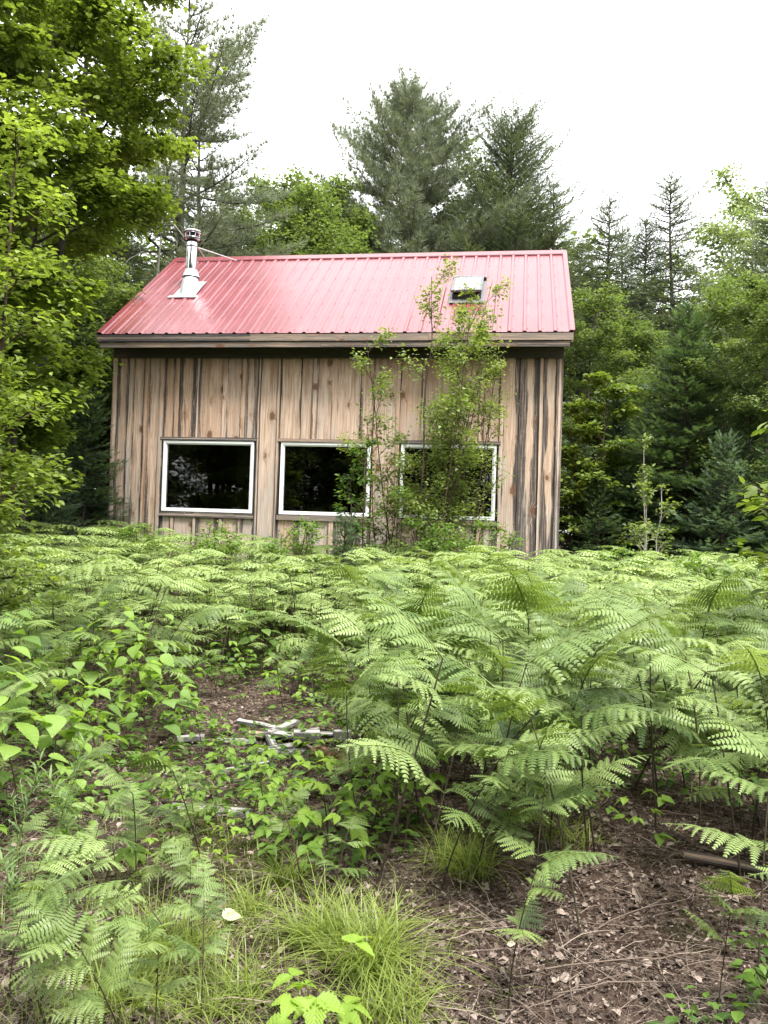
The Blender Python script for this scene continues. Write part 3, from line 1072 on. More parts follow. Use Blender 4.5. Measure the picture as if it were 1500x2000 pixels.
def hole(x, y, x0, y0, rx, ry):
    return math.exp(-(((x - x0) / rx) ** 2 + ((y - y0) / ry) ** 2) ** 1.5)


WOOD = gpix(585, 1455)


def dens(x, y):
    # clearings read off the photograph, in metres on the ground
    ct, st = math.cos(TH), math.sin(TH)
    lx = (x - C0[0]) * ct - (y - C0[1]) * st; ly = (x - C0[0]) * st + (y - C0[1]) * ct
    if ly > -.18 and -.3 < lx < W_ + .3: return 0
    if y < 3.0: return 0
    d = 1.0
    if y > 12.6 + .0 * x and x > 2.4: d = 0
    fr = (3.3 if x < .85 else (3.8 if x < 1.5 else 3.2)) + .12 * math.sin(x * 5)           # front edge of the right-hand bed
    if x > (-.05 if y < 6.3 else -.35):
        d *= 1.0 if y > fr + .0 else 0.0
        if 1.0 < x < 1.6 and y < 4.7: d *= .25
    elif x > -1.7:
        d *= .07 if y < 6.3 else (.6 if y < 7.6 else 1.0)
    else:
        d *= .28 if y < 4.3 else (.55 if y < 6.0 else .95)
    d *= 1 - hole(x, y, WOOD[0], WOOD[1] - .2, .75, .75)
    d *= 1 - .75 * hole(x, y, .05, 8.3, .4, .7)
    d *= 1 - .7 * hole(x, y, -1.35, 6.4, .4, .4)
    return d


rf = np.random.default_rng(11)
pts = []
cell = {}
tries = 0
while tries < 60000:
    tries += 1
    y = rf.uniform(3.2, 14.5); x = rf.uniform(-.60 * y - .5, .60 * y + .5)
    r = .19 if y < 6 else .20
    ci, cj = int(x // .3), int(y // .3)
    if any((x - a) ** 2 + (y - b) ** 2 < r * r for i in (-1, 0, 1) for j in (-1, 0, 1) for a, b in cell.get((ci + i, cj + j), ())): continue
    cell.setdefault((ci, cj), []).append((x, y)); 
    if rf.uniform() < dens(x, y): pts.append((x, y))
pts.sort(key=lambda p: math.hypot(*p))


def fern_size(x, y):
    s = rf.uniform(.70, 1.24) * (1 + .05 * min(1, max(0, (y - 6.5) / 4)))
    if x > -.1: s *= 1.04 if y < 6 else 1.06
    elif x > -1.8 and y < 7.6: s *= .68
    elif y < 6: s *= .80
    return s


NIND = 285


def fern_words(x, y, size, v, rz):
    a = (v + 1) * 1.7 + rz
    lean = 'leaning right' if math.cos(a) > .7 else 'leaning left' if math.cos(a) < -.7 else ('arching forward' if math.sin(a) < 0 else 'arching back')
    tone = 'deep green' if v in (1, 3, 6, 7) else 'pale green'
    size_ = 'low' if size < .88 else 'tall' if size > 1.08 else 'middling'
    r = math.hypot(x, y)
    if x > .25 or (x > -.05 and y < 6.3):
        row = 'front row' if y < 4.3 else 'second row' if y < 5.0 else 'third row' if y < 5.8 else 'middle' if y < 6.8 else 'back'
        q = x / y
        part = 'left flank' if q < .12 else 'left half' if q < .23 else 'right half' if q < .34 else 'right edge'
        return '%s %s bracken %s, %s, %s of right-hand bed' % (size_, tone, lean, row, part), 'bracken in the right-hand bed'
    if x > -1.7:
        part = 'beside the scrap boards' if y < 6.5 else 'behind the scrap boards' if y < 7.6 else 'in the strip before the cabin'
        return '%s %s bracken %s %s' % (size_, tone, lean, part), 'bracken in the middle strip'
    row = 'front' if y < 4.6 else 'middle' if y < 6.0 else 'back'
    part = 'near left edge' if x / y < -.36 else 'among bushes'
    return '%s %s bracken %s, %s of left bed %s' % (size_, tone, lean, row, part), 'bracken in the left bed'


for k, (x, y) in enumerate(pts[:NIND]):
    sz_, rz_, v_ = fern_size(x, y), rf.uniform(0, 6.28), int(rf.integers(0, 7))
    lab, grp = fern_words(x, y, sz_, v_, rz_)
    put_fern(x, y, sz_, rz_, lab, grp, v_, (rf.normal(0, .20), rf.normal(0, .20)))
# the rest of the bed, far off: one object
LODF = []
for i in range(6):
    gs, fr = bracken(40 + i, .80, 1)
    G = Geo()
    for q, mt in [(gs, 2)] + [(f_, 0) for f_ in fr]:
        for V, Tn, L_ in zip(q.v, q.t, q.lc): G.v.append(V); G.t.append(Tn); G.lc.append(L_)
        for A, mm, s_ in zip(q.f, q.m, q.sm):
            G.f.append(A + G.n); G.m.append(np.full(len(A), 2) if mt == 2 else mm); G.sm.append(s_)
        G.n += q.n
    LODF.append(G)
far = Geo()
for (x, y) in pts[NIND:]:
    G = LODF[int(rf.integers(0, 6))]; s = fern_size(x, y); a = rf.uniform(0, 6.28)
    R = np.array([[math.cos(a), -math.sin(a), 0], [math.sin(a), math.cos(a), 0], [0, 0, 1]]) * s
    R = R @ np.array([[1, 0, rf.normal(0, .1)], [0, 1, rf.normal(0, .1)], [0, 0, 1]])
    b = far.n
    V = np.concatenate(G.v) @ R.T + np.array([x, y, float(gz(x, y))])
    far.v.append(V); far.t.append(np.clip(np.concatenate(G.t) + rf.normal(0, .22), 0, 1)); far.lc.append(np.concatenate(G.lc))
    for A, mm, s_ in zip(G.f, G.m, G.sm): far.f.append(A + b); far.m.append(mm); far.sm.append(s_)
    far.n += len(V)
tag(obj('bracken_bed', far.mesh('bracken_bed', [M_FERN, M_RACHIS, M_FERNSTEM])), 'distant mass of bracken ferns reaching up to the cabin wall and forest edge', 'ferns', kind='stuff')
print('ferns', len(pts), far.n)
# ------------------------------------------------------------------ trees
def rot_about(v, ax, a):
    ax = nrm(ax); c, s = np.cos(a), np.sin(a)
    return v * c + np.cross(ax, v) * s + ax * np.dot(ax, v) * (1 - c)


def broadleaf(seed, H, R, zb, nl, nleaf, leaf, tmpl, stems=1, rise=.55, spread=.10, prof=None, trunk_r=None, sprays=.55, fanout=.25, flat=.5, tintmu=.5, bark=None, leafm=None, lean=(0, 0), gap=.0):
    """trunk(s) with limbs, branches and twigs, leaves in flattened sprays along the twigs"""
    rg = np.random.default_rng(seed)
    tr = Geo(); cr_ = Geo()
    prof = prof or (lambda t: math.sqrt(max(.06, 1 - ((t - .42) / .62) ** 2)))
    r0 = trunk_r or H * .012
    segs = []
    for k in range(stems):
        a = rg.uniform(0, 6.28) if stems > 1 else 0
        f = fanout if stems > 1 else 0.0
        hk = H * (1 if k == 0 else rg.uniform(.72, .98))
        n = 12; t = np.linspace(0, 1, n)
        off = np.array([math.cos(a), math.sin(a), 0]) * f * R
        P = np.outer(t, [0, 0, hk]) + np.outer(t ** .8, off) + np.outer(t ** 1.3, [lean[0], lean[1], 0])
        P += np.cumsum(rg.normal(0, .010 * H ** .8, (n, 3)) * [1, 1, 0], 0) * .6
        P[0] = (off * .08); P[0, 2] = -.1
        rk = r0 * (1 if stems == 1 else .8)
        tr.tube(P, rk * (1 - t) ** .8 + .004, 8)
        nk = max(3, nl // stems)
        for i in range(nk):
            u = zb / H + (1 - zb / H) * ((i + rg.uniform(0, 1)) / nk)
            p0 = np.array([np.interp(u, t, P[:, q]) for q in range(3)])
            L = R * prof((u - zb / H) / (1 - zb / H)) * rg.uniform(.7, 1.12) * (1 if stems == 1 else .75)
            az = i * 2.4 + rg.uniform(-.5, .5) + k
            e = rise * rg.uniform(.5, 1.3) + .35 * u
            D = np.array([math.cos(az) * math.cos(e), math.sin(az) * math.cos(e), math.sin(e)])
            m_ = 7; s = np.linspace(0, 1, m_)
            Q = p0 + np.outer(s, D) * L + np.outer(s ** 2, [0, 0, -.12 * L]) + np.cumsum(rg.normal(0, .03 * L, (m_, 3)), 0) * .5
            Q[0] = p0
            tr.tube(Q, rk * .42 * (1 - u * .6) * (1 - s) ** .7 + .003, 5, cap=False)
            nb = 8
            for j in range(nb):
                sj = .22 + .78 * (j + rg.uniform(0, .6)) / nb
                b0 = np.array([np.interp(sj, s, Q[:, q]) for q in range(3)])
                Db = rot_about(D, np.array([0, 0, 1.0]), (1 if j % 2 else -1) * rg.uniform(.5, 1.15))
                Db[2] = Db[2] * .5 + rg.normal(0, .18)
                Lb = L * (.50 - .28 * sj) * rg.uniform(.7, 1.25)
                b1 = b0 + nrm(Db) * Lb
                tr.tube([b0, (b0 + b1) / 2 + rg.normal(0, .03 * L, 3) * .4, b1], [rk * .12 + .002, rk * .08 + .0015, .001], 4, cap=False)
                for q in range(4):
                    w0 = b0 + (b1 - b0) * (.2 + .8 * q / 3.0)
                    Dw = rot_about(nrm(Db), np.array([0, 0, 1.0]), (1 if q % 2 else -1) * rg.uniform(.2, 1.1))
                    w1 = w0 + nrm(Dw + rg.normal(0, .15, 3)) * Lb * sprays * rg.uniform(.5, 1.1)
                    if rg.uniform() > gap:
                        segs.append((w0, w1))
    S = np.array(segs)
    ln = np.linalg.norm(S[:, 1] - S[:, 0], axis=1) + .05
    # uneven leafiness from twig to twig
    wt = ln * rg.uniform(.25, 1.6, len(ln))
    idx = rg.choice(len(S), nleaf, p=wt / wt.sum())
    tt = rg.uniform(0, 1.05, nleaf)[:, None]
    D = nrm(S[idx, 1] - S[idx, 0])
    P = S[idx, 0] + (S[idx, 1] - S[idx, 0]) * tt + rg.normal(0, 1, (nleaf, 3)) * [spread, spread, spread * flat]
    yaw = rg.uniform(-1.3, 1.3, nleaf)
    c, s = np.cos(yaw), np.sin(yaw)
    D2 = np.stack([D[:, 0] * c - D[:, 1] * s, D[:, 0] * s + D[:, 1] * c, D[:, 2] * .4 - .25 + rg.normal(0, .3, nleaf)], -1)
    U = np.stack([rg.normal(0, .38, nleaf), rg.normal(0, .38, nleaf), np.ones(nleaf)], -1)
    sc = leaf * rg.uniform(.6, 1.2, nleaf)
    twt = rg.uniform(0, 1, len(S))
    tint = np.clip(tintmu + (twt[idx] - .5) * .55 + rg.normal(0, .16, nleaf), 0, 1)
    cr_.scatter(tmpl, frames(D2, U) * sc[:, None, None], P, tint)
    return tr.mesh('trunk', bark or M_BARK), cr_.mesh('crown', leafm or M_MAPLE)


def conifer(seed, H, R, zb, kind='spruce', dens_=1.0, needle=.17, dead=8, leafm=None, bark=None, pexp=.85, tr_r=None, miss=.08, droop=.22, rise=.1, twigd=.13):
    rg = np.random.default_rng(seed)
    tr = Geo(); cr_ = Geo()
    n = 14; t = np.linspace(0, 1, n)
    P = np.outer(t, [0, 0, H]) + np.cumsum(rg.normal(0, .012 * H ** .6, (n, 3)) * [1, 1, 0], 0) * .5
    P[0] = 0; P[0, 2] = -.1
    r0 = tr_r or .011 * H
    tr.tube(P, r0 * (1 - t) ** .9 + .006, 8)
    PP = []; DD = []; UU = []; SS = []; TT = []
    z = zb; wh = 0
    tm = {'spruce': T_SPRS, 'fir': T_FIRS, 'pine': T_TUFTS}[kind]
    step = {'spruce': .17, 'fir': .15, 'pine': .36}[kind] / dens_
    az = rg.uniform(0, 6)
    irr = rg.normal(0, .14, 40)
    while z < H - .12:
        u = (z - zb) / (H - zb)
        per = 5 if kind == 'pine' else 4
        for k in range(per):
            az += 2 * math.pi / per + rg.normal(0, .25) if kind == 'pine' else 2.4 + rg.normal(0, .3)
            if rg.uniform() < miss: continue
            zk = min(H - .05, z + rg.uniform(-.4, .4) * step)
            L = R * (max(0, 1 - u) ** pexp * .93 + .04) * rg.uniform(.72, 1.15) * (1 + irr[int(u * 39)] + .5 * irr[int(az * 2) % 40])
            if kind == 'pine':
                L = R * (max(0.0, 1 - u) ** .62 * min(1, .62 + 1.3 * u) + .05) * rg.uniform(.45, 1.2) * (1 + irr[int(u * 39)])
            L = max(L, .12)
            e = rise + (.55 if kind == 'pine' else .65) * u * u + rg.normal(0, .07)
            p0 = np.array([np.interp(zk / H, t, P[:, q]) for q in range(3)])
            D = np.array([math.cos(az) * math.cos(e), math.sin(az) * math.cos(e), math.sin(e)])
            m_ = 6; s = np.linspace(0, 1, m_)
            bend = (-droop * s ** 1.2 + droop * .75 * s ** 3.0) * L if kind != 'pine' else (-.10 * s + .28 * s ** 2.2) * L
            Q = p0 + np.outer(s, D) * L; Q[:, 2] += bend
            tr.tube(Q, (r0 * .22 * (1 - .6 * u) + .004) * (1 - s) + .0025, 4, cap=False)
            side = nrm(np.cross(D, [0, 0, 1.0]))
            nt_ = max(2, int(L / twigd))
            s0 = .12 if kind != 'pine' else .30
            for j in range(nt_ + 1):
                sj = s0 + (1 - s0) * j / nt_
                b0 = np.array([np.interp(sj, s, Q[:, q]) for q in range(3)])
                for sg in (-1, 1) if j < nt_ else (0,):
                    lt = (L * .42 * (1.08 - sj) + .10) * rg.uniform(.65, 1.2)
                    Dt = D * .75 + side * sg * rg.uniform(.6, 1.0) + np.array([0, 0, rg.normal(-.05 if kind != 'pine' else .22, .10)])
                    if sg == 0: Dt = D + np.array([0, 0, .1]); lt = needle
                    Dt = nrm(Dt)
                    ns = max(1, int(lt / (needle * .72)))
                    q = (np.arange(ns) + .25) / ns
                    PP.append(b0 + np.outer(q, Dt) * lt + np.outer(q ** 2, [0, 0, -.12 * lt if kind != 'pine' else .1 * lt]) + rg.normal(0, .02, (ns, 3)))
                    dd = Dt + rg.normal(0, .16 if kind != 'pine' else .4, (ns, 3)); dd[:, 2] += 0 if kind != 'pine' else .3
                    DD.append(dd)
                    UU.append(np.array([0, 0, 1.0]) + rg.normal(0, .22, (ns, 3)))
                    SS.append(needle * rg.uniform(.75, 1.25, ns) * (.8 + .2 * (1 - u)))
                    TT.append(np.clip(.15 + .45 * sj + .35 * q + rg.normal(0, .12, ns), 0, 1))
        z += step * (1.0 if u < .75 else .8)
    PP, DD, UU, SS, TT = map(np.concatenate, (PP, DD, UU, SS, TT))
    M = frames(DD, UU) * SS[:, None, None]
    ch = rg.integers(0, len(tm), len(PP))
    for k in range(len(tm)):
        q = ch == k
        cr_.scatter(tm[k], M[q], PP[q], TT[q])
    for k in range(dead):       # dead lower limbs
        zk = zb * rg.uniform(.25, 1.05); a = rg.uniform(0, 6.28); L = R * rg.uniform(.3, .8)
        p0 = np.array([np.interp(zk / H, t, P[:, q]) for q in range(3)])
        D = np.array([math.cos(a), math.sin(a), rg.uniform(-.35, .25)])
        s = np.linspace(0, 1, 5)
        Q = p0 + np.outer(s, D) * L + np.outer(s ** 2, [0, 0, -.25 * L]) + np.cumsum(rg.normal(0, .03, (5, 3)), 0)
        tr.tube(Q, r0 * .14 * (1 - s) + .003, 4, cap=False)
        for j in range(4):
            b = Q[1 + j % 4]; d = nrm(D + rg.normal(0, .7, 3))
            tr.tube([b, b + d * L * .28], [.005, .0015], 3, cap=False)
    return tr.mesh('trunk', bark or M_BARKD), cr_.mesh('crown', leafm or M_SPRUCE)


def tree(name, label, px, py, Y, make, cat='tree', group=None, rz=None, href=None):
    """plant a tree whose tip shows at photo pixel (px, py) at distance Y; meshes are built at height href and scaled"""
    tp = at(px, py, Y)
    b = np.array([tp[0], Y, float(gz(tp[0], Y)) if Y < 16 else float(gz(tp[0], Y)) + .006 * (Y - 16)])
    H = tp[2] - b[2]
    me = make(H) if callable(make) else make
    sc_ = 1.0 if href is None else H / href
    return thing(name, label, cat, b, rz if rz is not None else float(RG.uniform(0, 6.28)), sc_, group,
                 [('trunk', me[0]), ('crown', me[1])])


# -- the tall trees behind the roof, left to right
tree('pine_tree', 'tall dark pine with long bare upswept limbs behind the stove pipe', 372, -10, 19.5,
     lambda H: conifer(101, H, 4.2, 5.2, 'pine', .85, .21, 34, M_PINE, M_BARKD, twigd=.12, tr_r=.17, miss=.16), rz=.5)
tree('pine_tree', 'slimmer dark pine with many dead grey limbs just right of the stove pipe', 410, 150, 21.5,
     lambda H: conifer(102, H, 2.1, 6.6, 'pine', 1.1, .21, 40, M_PINE, M_BARKD, twigd=.14, tr_r=.12, miss=.2), rz=2)
tree('pine_tree', 'tallest broad grey-green pine rising above the middle of the roof', 797, 172, 27,
     lambda H: conifer(103, H, 4.9, 3.5, 'pine', 1.95, .25, 14, M_PINE, M_BARK, twigd=.11, miss=.03), rz=1)
tree('spruce_tree', 'bushy round-topped spruce right of the tallest pine above the skylight', 1000, 262, 26,
     lambda H: conifer(104, H, 3.7, 2.5, 'spruce', 1.35, .32, 10, M_SPRUCE, M_BARKD, pexp=.40, twigd=.14, rise=.35, droop=.02, miss=.18), rz=4)
tree('spruce_tree', 'thin ragged spruce beside the right end of the roof ridge', 1085, 352, 25,
     lambda H: conifer(105, H, 2.2, 3.5, 'spruce', .85, .26, 16, M_SPRUCE, M_BARKD, miss=.15, twigd=.13), rz=2)
SPS = [conifer(110 + i, 12, 2.3, 4.2, 'spruce', 1.0 + .15 * i, .28, 34, M_SPRUCE, M_BARKD, miss=.2, twigd=.13, pexp=.6, droop=.3) for i in range(3)]
for px, py, Y, k, s_, lb in ((1188, 380, 24, 1, 1, 'narrow pointed spruce, second in the skyline right of the roof'),
                             (1222, 440, 26, 0, 1, 'short faint spruce squeezed between two narrow spruces right of the roof'),
                             (1262, 428, 23, 2, 1, 'thin spruce just left of the tall sparse one'),
                             (1318, 340, 22, 0, 1, 'tall sparse spruce with a bare stem standing highest right of the cabin'),
                             (1504, 358, 22, 1, 1, 'dark spruce cut off by the right edge of the photo'),
                             (1140, 470, 27, 2, 1, 'small spruce directly right of the roof corner')):
    tree('spruce_tree', lb, px, py, Y, SPS[k], href=12, group='thin spruces on the right skyline')
# -- broadleaf trees behind roof and at right
DEC = [broadleaf(130 + i, 9, 2.3, 2.0, 30, 30000, .105, T_LEAF, leafm=M_DECF, bark=M_BARK, spread=.14, trunk_r=.08) for i in range(3)]
DECP = broadleaf(135, 9, 1.7, 1.6, 26, 16000, .10, T_LEAF, leafm=M_DECP, bark=M_BARKP, spread=.16, trunk_r=.08)
for px, py, Y, k, lb in ((520, 408, 24, 0, 'light green broadleaf tree behind the left half of the ridge'),
                         (590, 428, 22, 1, 'yellow-green broadleaf tree behind the ridge, left of the gap'),
                         (645, 405, 25, 2, 'green broadleaf tree at the left foot of the tallest pine'),
                         (470, 440, 26, 3, 'faint broadleaf tree behind the dark pines near the stove pipe'),
                         (1428, 385, 27, 3, 'pale feathery poplar-like tree on the right skyline'),
                         (1480, 440, 24, 3, 'pale broadleaf tree near the right edge below the cut-off spruce'),
                         (1150, 610, 18.5, 0, 'green broadleaf tree filling the space beside the right eave'),
                         (1425, 600, 17, 1, 'broad bright green maple above the dark fir at right'),
                         (1500, 575, 14.5, 2, 'layered bright green maple at the right edge of the photo'),
                         (1235, 660, 21, 2, 'green broadleaf tree between the thin spruce stems'),
                         (925, 335, 28, 3, 'green broadleaf tree showing between tallest pine and round spruce')):
    tree('broadleaf_tree', lb, px, py, Y, DEC[k] if k < 3 else DECP, href=9, group='broadleaf trees behind the clearing')
# -- young firs at right of the cabin
FIR = [conifer(150, 5.5, 2.1, .15, 'fir', 1.7, .19, 0, M_FIR, M_BARKD, pexp=.85, twigd=.085, droop=.12),
       conifer(151, 4.2, 1.45, .1, 'fir', 1.55, .19, 0, M_FIRB, M_BARKD, pexp=.8, twigd=.11, droop=.05, rise=.22),
       conifer(152, 4.2, 1.45, .1, 'fir', 1.55, .19, 0, M_FIR, M_BARKD, pexp=.75, twigd=.11, droop=.1)]
for px, py, Y, k, hr, lb in ((1352, 590, 15.2, 0, 5.5, 'tallest dark green young fir at right, wide skirt down to the ferns'),
                         (1200, 775, 15.8, 1, 4.2, 'blue-green young fir with upswept tips right of the cabin wall'),
                         (1132, 830, 17.0, 2, 4.2, 'young fir half hidden behind the right corner of the cabin'),
                         (1268, 790, 17.2, 2, 4.2, 'dark fir filling in behind the leggy sapling'),
                         (1462, 745, 14.6, 2, 4.2, 'dark fir at the right edge below the layered maple'),
                         (1418, 850, 13.6, 1, 4.2, 'small fir at the foot of the tallest young fir'),
                         (1172, 930, 14.9, 2, 4.2, 'lowest young fir, nearest the right wall of the cabin'),
                         (1540, 820, 13.2, 0, 5.5, 'fir partly cut off by the right edge above the ferns'),
                         (1390, 700, 17.5, 0, 5.5, 'second tall fir close behind the tallest young fir')):
    tree('fir_tree', lb, px, py, Y, FIR[k], href=hr, group='young firs right of the cabin')
YM = broadleaf(160, 4.2, .8, .9, 16, 3600, .095, T_MAPLE, leafm=M_YMAP, bark=M_BARKB, spread=.08, trunk_r=.03, flat=.3)
tree('maple_sapling', 'yellow-green young maple standing over the firs beside the cabin', 1168, 745, 15.4, YM, href=4.2)
tree('maple_sapling', 'low yellow-green maple behind the right corner board', 1118, 800, 15.6, YM, href=4.2)
tree('leggy_sapling', 'thin pale-leaved sapling standing against the dark fir', 1278, 872, 12.7,
     lambda H: broadleaf(161, H, .62, .35, 20, 1050, .075, T_DIAM, stems=3, leafm=M_BIRCH, bark=M_BARKP, spread=.04, trunk_r=.014, rise=1.0, fanout=.5), cat='sapling', rz=1)
# -- left side
tree('maple_tree', 'big leaning maple with dark forked trunk overhanging the left of the roof', 60, -330, 10.4,
     lambda H: broadleaf(170, H, 2.35, 1.5, 46, 80000, .070, T_MAPLE, stems=3, leafm=M_MAPLE, bark=M_BARKD, spread=.11, flat=.6, trunk_r=.075, rise=.45, fanout=.35, gap=.08,
                         prof=lambda t: (.42 + .58 * min(1, max(0, (t - .22) / .25))) * math.sqrt(max(.12, 1 - ((t - .5) / .62) ** 2))), rz=1.2)
tree('maple_tree', 'second maple, mostly outside the left edge behind the bright sapling', -90, -100, 8.6,
     lambda H: broadleaf(171, H, 1.7, 1.2, 30, 19000, .088, T_MAPLE, stems=2, leafm=M_MAPLE, bark=M_BARKD, spread=.08, flat=.35, trunk_r=.06, rise=.45, gap=.1), rz=0)
tree('bright_sapling', 'bright yellow-green sapling at the left edge in front of the dark maple', 0, 225, 5.6,
     lambda H: broadleaf(172, H, .60, .9, 34, 6200, .060, T_LEAF, stems=2, leafm=M_YELLOW, bark=M_BARKB, spread=.09, flat=.5, trunk_r=.022, rise=.55, sprays=.7), cat='sapling', rz=0)
for px, py, Y, k, hr, lb in ((60, 330, 17.5, 1, 12, 'dark spruce behind the big maple'), (235, 400, 18.5, 2, 12, 'dark spruce with dead limbs left of the roof end'),
                             (150, 480, 16.5, 0, 12, 'thin spruce hidden in the shade left of the cabin'), (-20, 380, 15.5, 1, 12, 'spruce at the far left edge deep in shade')):
    tree('spruce_tree', lb, px, py, Y, SPS[k], href=hr, group='shaded spruces left of the cabin')
for px, py, Y, k, hr, lb in ((205, 640, 16.0, 2, 4.2, 'shaded fir touching the left wall corner'), (120, 610, 14.6, 0, 5.5, 'broad shaded fir behind the left fern bed'),
                             (30, 640, 13.6, 2, 4.2, 'shaded fir behind the bright sapling'), (170, 760, 13.4, 2, 4.2, 'small fir by the left corner above the ferns'),
                             (90, 830, 12.2, 1, 4.2, 'lowest fir at left peeping over the ferns'), (-40, 760, 11.8, 2, 4.2, 'fir cut off by the left edge')):
    tree('fir_tree', lb, px, py, Y, FIR[k], href=hr, group='firs left of the cabin')
for px, py, Y, k, lb in ((290, 560, 19.5, 0, 'broadleaf tree low behind the left roof slope'), (140, 420, 15, 1, 'green broadleaf tree in the shade below the big maple'),
                         (215, 560, 17.2, 2, 'shrubby broadleaf tree against the left gable'), (20, 520, 12.5, 0, 'green broadleaf tree at the left edge under the maple')):
    tree('broadleaf_tree', lb, px, py, Y, DEC[k], href=9, group='broadleaf trees left of the cabin')
# dead snag
g = Geo(); rg_ = np.random.default_rng(77)
tp = at(303, 400, 17.8); b = np.array([tp[0], 17.8, .4]); Hs = tp[2] - .4
t = np.linspace(0, 1, 9)
g.tube(np.outer(t, [0.0, 0, Hs]) + np.outer(t ** 2, [.18, 0, 0]), .045 * (1 - t) + .012, 6)
for k in range(11):
    z0 = Hs * rg_.uniform(.45, .98); a = rg_.uniform(0, 6.28); L = rg_.uniform(.5, 1.5)
    s = np.linspace(0, 1, 7)
    Q = np.array([.1, 0, z0]) + np.outer(s, [math.cos(a), math.sin(a), .5]) * L + np.outer(s ** 2, [0, 0, -.9 * L]) + np.cumsum(rg_.normal(0, .03, (7, 3)), 0)
    g.tube(Q, .014 * (1 - s) + .004, 5, cap=False)
e = thing('dead_tree', 'slender bare grey snag with drooping twigs behind the left roof edge', 'dead tree', b, parts=[('trunk', g.mesh('trunk', M_BARKP))])
# -- forest behind, seen between the nearer stems
rb = np.random.default_rng(5)
FS = conifer(190, 11, 1.9, 1.0, 'spruce', .62, .26, 6, M_SPRUCE, M_BARKD, miss=.1, twigd=.22)
FD = broadleaf(191, 8, 2.6, .8, 24, 9000, .21, T_LEAF, leafm=M_DECF, bark=M_BARK, spread=.2, trunk_r=.09)
k = 0
for px in np.concatenate([np.arange(-160, 460, 88), np.arange(470, 1060, 90), np.arange(1090, 1700, 52)]):
    Y = rb.uniform(28, 40)
    if px < 460: py = rb.uniform(380, 560)
    elif px < 1060: py = rb.uniform(480, 560)
    else: py = rb.uniform(560, 690)
    zn = 'behind the left gable' if px < 300 else 'behind the left half of the roof' if px < 700 else 'behind the right half of the roof' if px < 1080 else 'just right of the cabin' if px < 1240 else 'between the thin skyline spruces' if px < 1400 else 'at the right edge'
    if k % 2: tree('spruce_tree', 'spruce in the far row of forest ' + zn, px, py, Y, FS, href=11, group='far spruces behind the clearing')
    else: tree('broadleaf_tree', 'broadleaf tree in the far row of forest ' + zn, px, py - 15, Y - 3, FD, href=8, group='far broadleaf trees behind the clearing')
    k += 1
# -- unseen trees added behind the photographer to keep sky out of the pane reflections
for k in range(34):
    a = math.radians(180 - 78 + k * 5.8)
    r = rb.uniform(7, 9) + (k % 2) * 4
    x, y = math.sin(a) * r, math.cos(a) * r
    me, hr = ((FS, 11), (FD, 8), (DEC[0], 9))[k % 3]
    thing('spruce_tree' if k % 3 == 0 else 'broadleaf_tree', 'unseen tree behind the photographer, added to darken the window panes', 'tree', (x, y, 0), float(rb.uniform(0, 6)), rb.uniform(.9, 1.15),
          'unseen trees added behind the photographer', [('trunk', me[0]), ('crown', me[1])])


# ------------------------------------------------------------------ saplings before the cabin wall
def birch(seed, H, R, nleaf, leaf, stems, zb=.25, fan=.55):
    return broadleaf(seed, H, R, zb, stems * 13, nleaf, leaf, T_DIAM, stems=stems, leafm=M_BIRCH, bark=M_BARKB, spread=.055, flat=.8,
                     trunk_r=.009, rise=.85, fanout=fan, sprays=.8, prof=lambda t: (.95 - .45 * t) * (.55 + .45 * min(1, t * 3)))


tree('birch_sapling', 'tall many-stemmed birch sapling growing against the right window and eave', 830, 548, 11.9, lambda H: birch(200, H, 1.15, 19000, .058, 8, fan=.8), cat='sapling', rz=2.2)
tree('birch_sapling', 'birch sapling of middle height with leaves over the right window', 912, 690, 12.1, lambda H: birch(201, H, .85, 3800, .054, 4), cat='sapling', rz=.4)
tree('birch_sapling', 'low birch sapling between middle and right windows', 765, 835, 11.9, lambda H: birch(202, H, .55, 2300, .056, 4), cat='sapling', rz=1.4)
tree('dark_sapling', 'darker sapling in front of the right side of the middle window', 700, 870, 11.3,
     lambda H: broadleaf(203, H, .55, .3, 22, 900, .075, T_LEAF, stems=2, leafm=M_BUSH, bark=M_BARKB, spread=.04, trunk_r=.014, rise=.8, fanout=.4, tintmu=.25), cat='sapling', rz=.8)
tree('bushy_shrub', 'dense small-leaved shrub at the foot of the birch saplings', 870, 985, 11.3,
     lambda H: broadleaf(204, H, .85, .1, 26, 2600, .055, T_LEAF, stems=5, leafm=M_BUSH, bark=M_BARKB, spread=.06, trunk_r=.012, rise=.7, fanout=.7, tintmu=.5), cat='shrub', rz=.2)
tree('bushy_shrub', 'low shrub before the wall below the middle window', 640, 1035, 11.2,
     lambda H: broadleaf(205, H, .6, .1, 20, 1300, .055, T_LEAF, stems=4, leafm=M_BUSH, bark=M_BARKB, spread=.06, trunk_r=.010, rise=.7, fanout=.7, tintmu=.55), cat='shrub', rz=.2)
tree('pine_seedling', 'young upright pine seedling below the middle window', 667, 1010, 10.9,
     lambda H: conifer(206, H, .22, .2, 'pine', 3.0, .10, 0, M_FIR, M_BARKD, twigd=.07), cat='seedling')
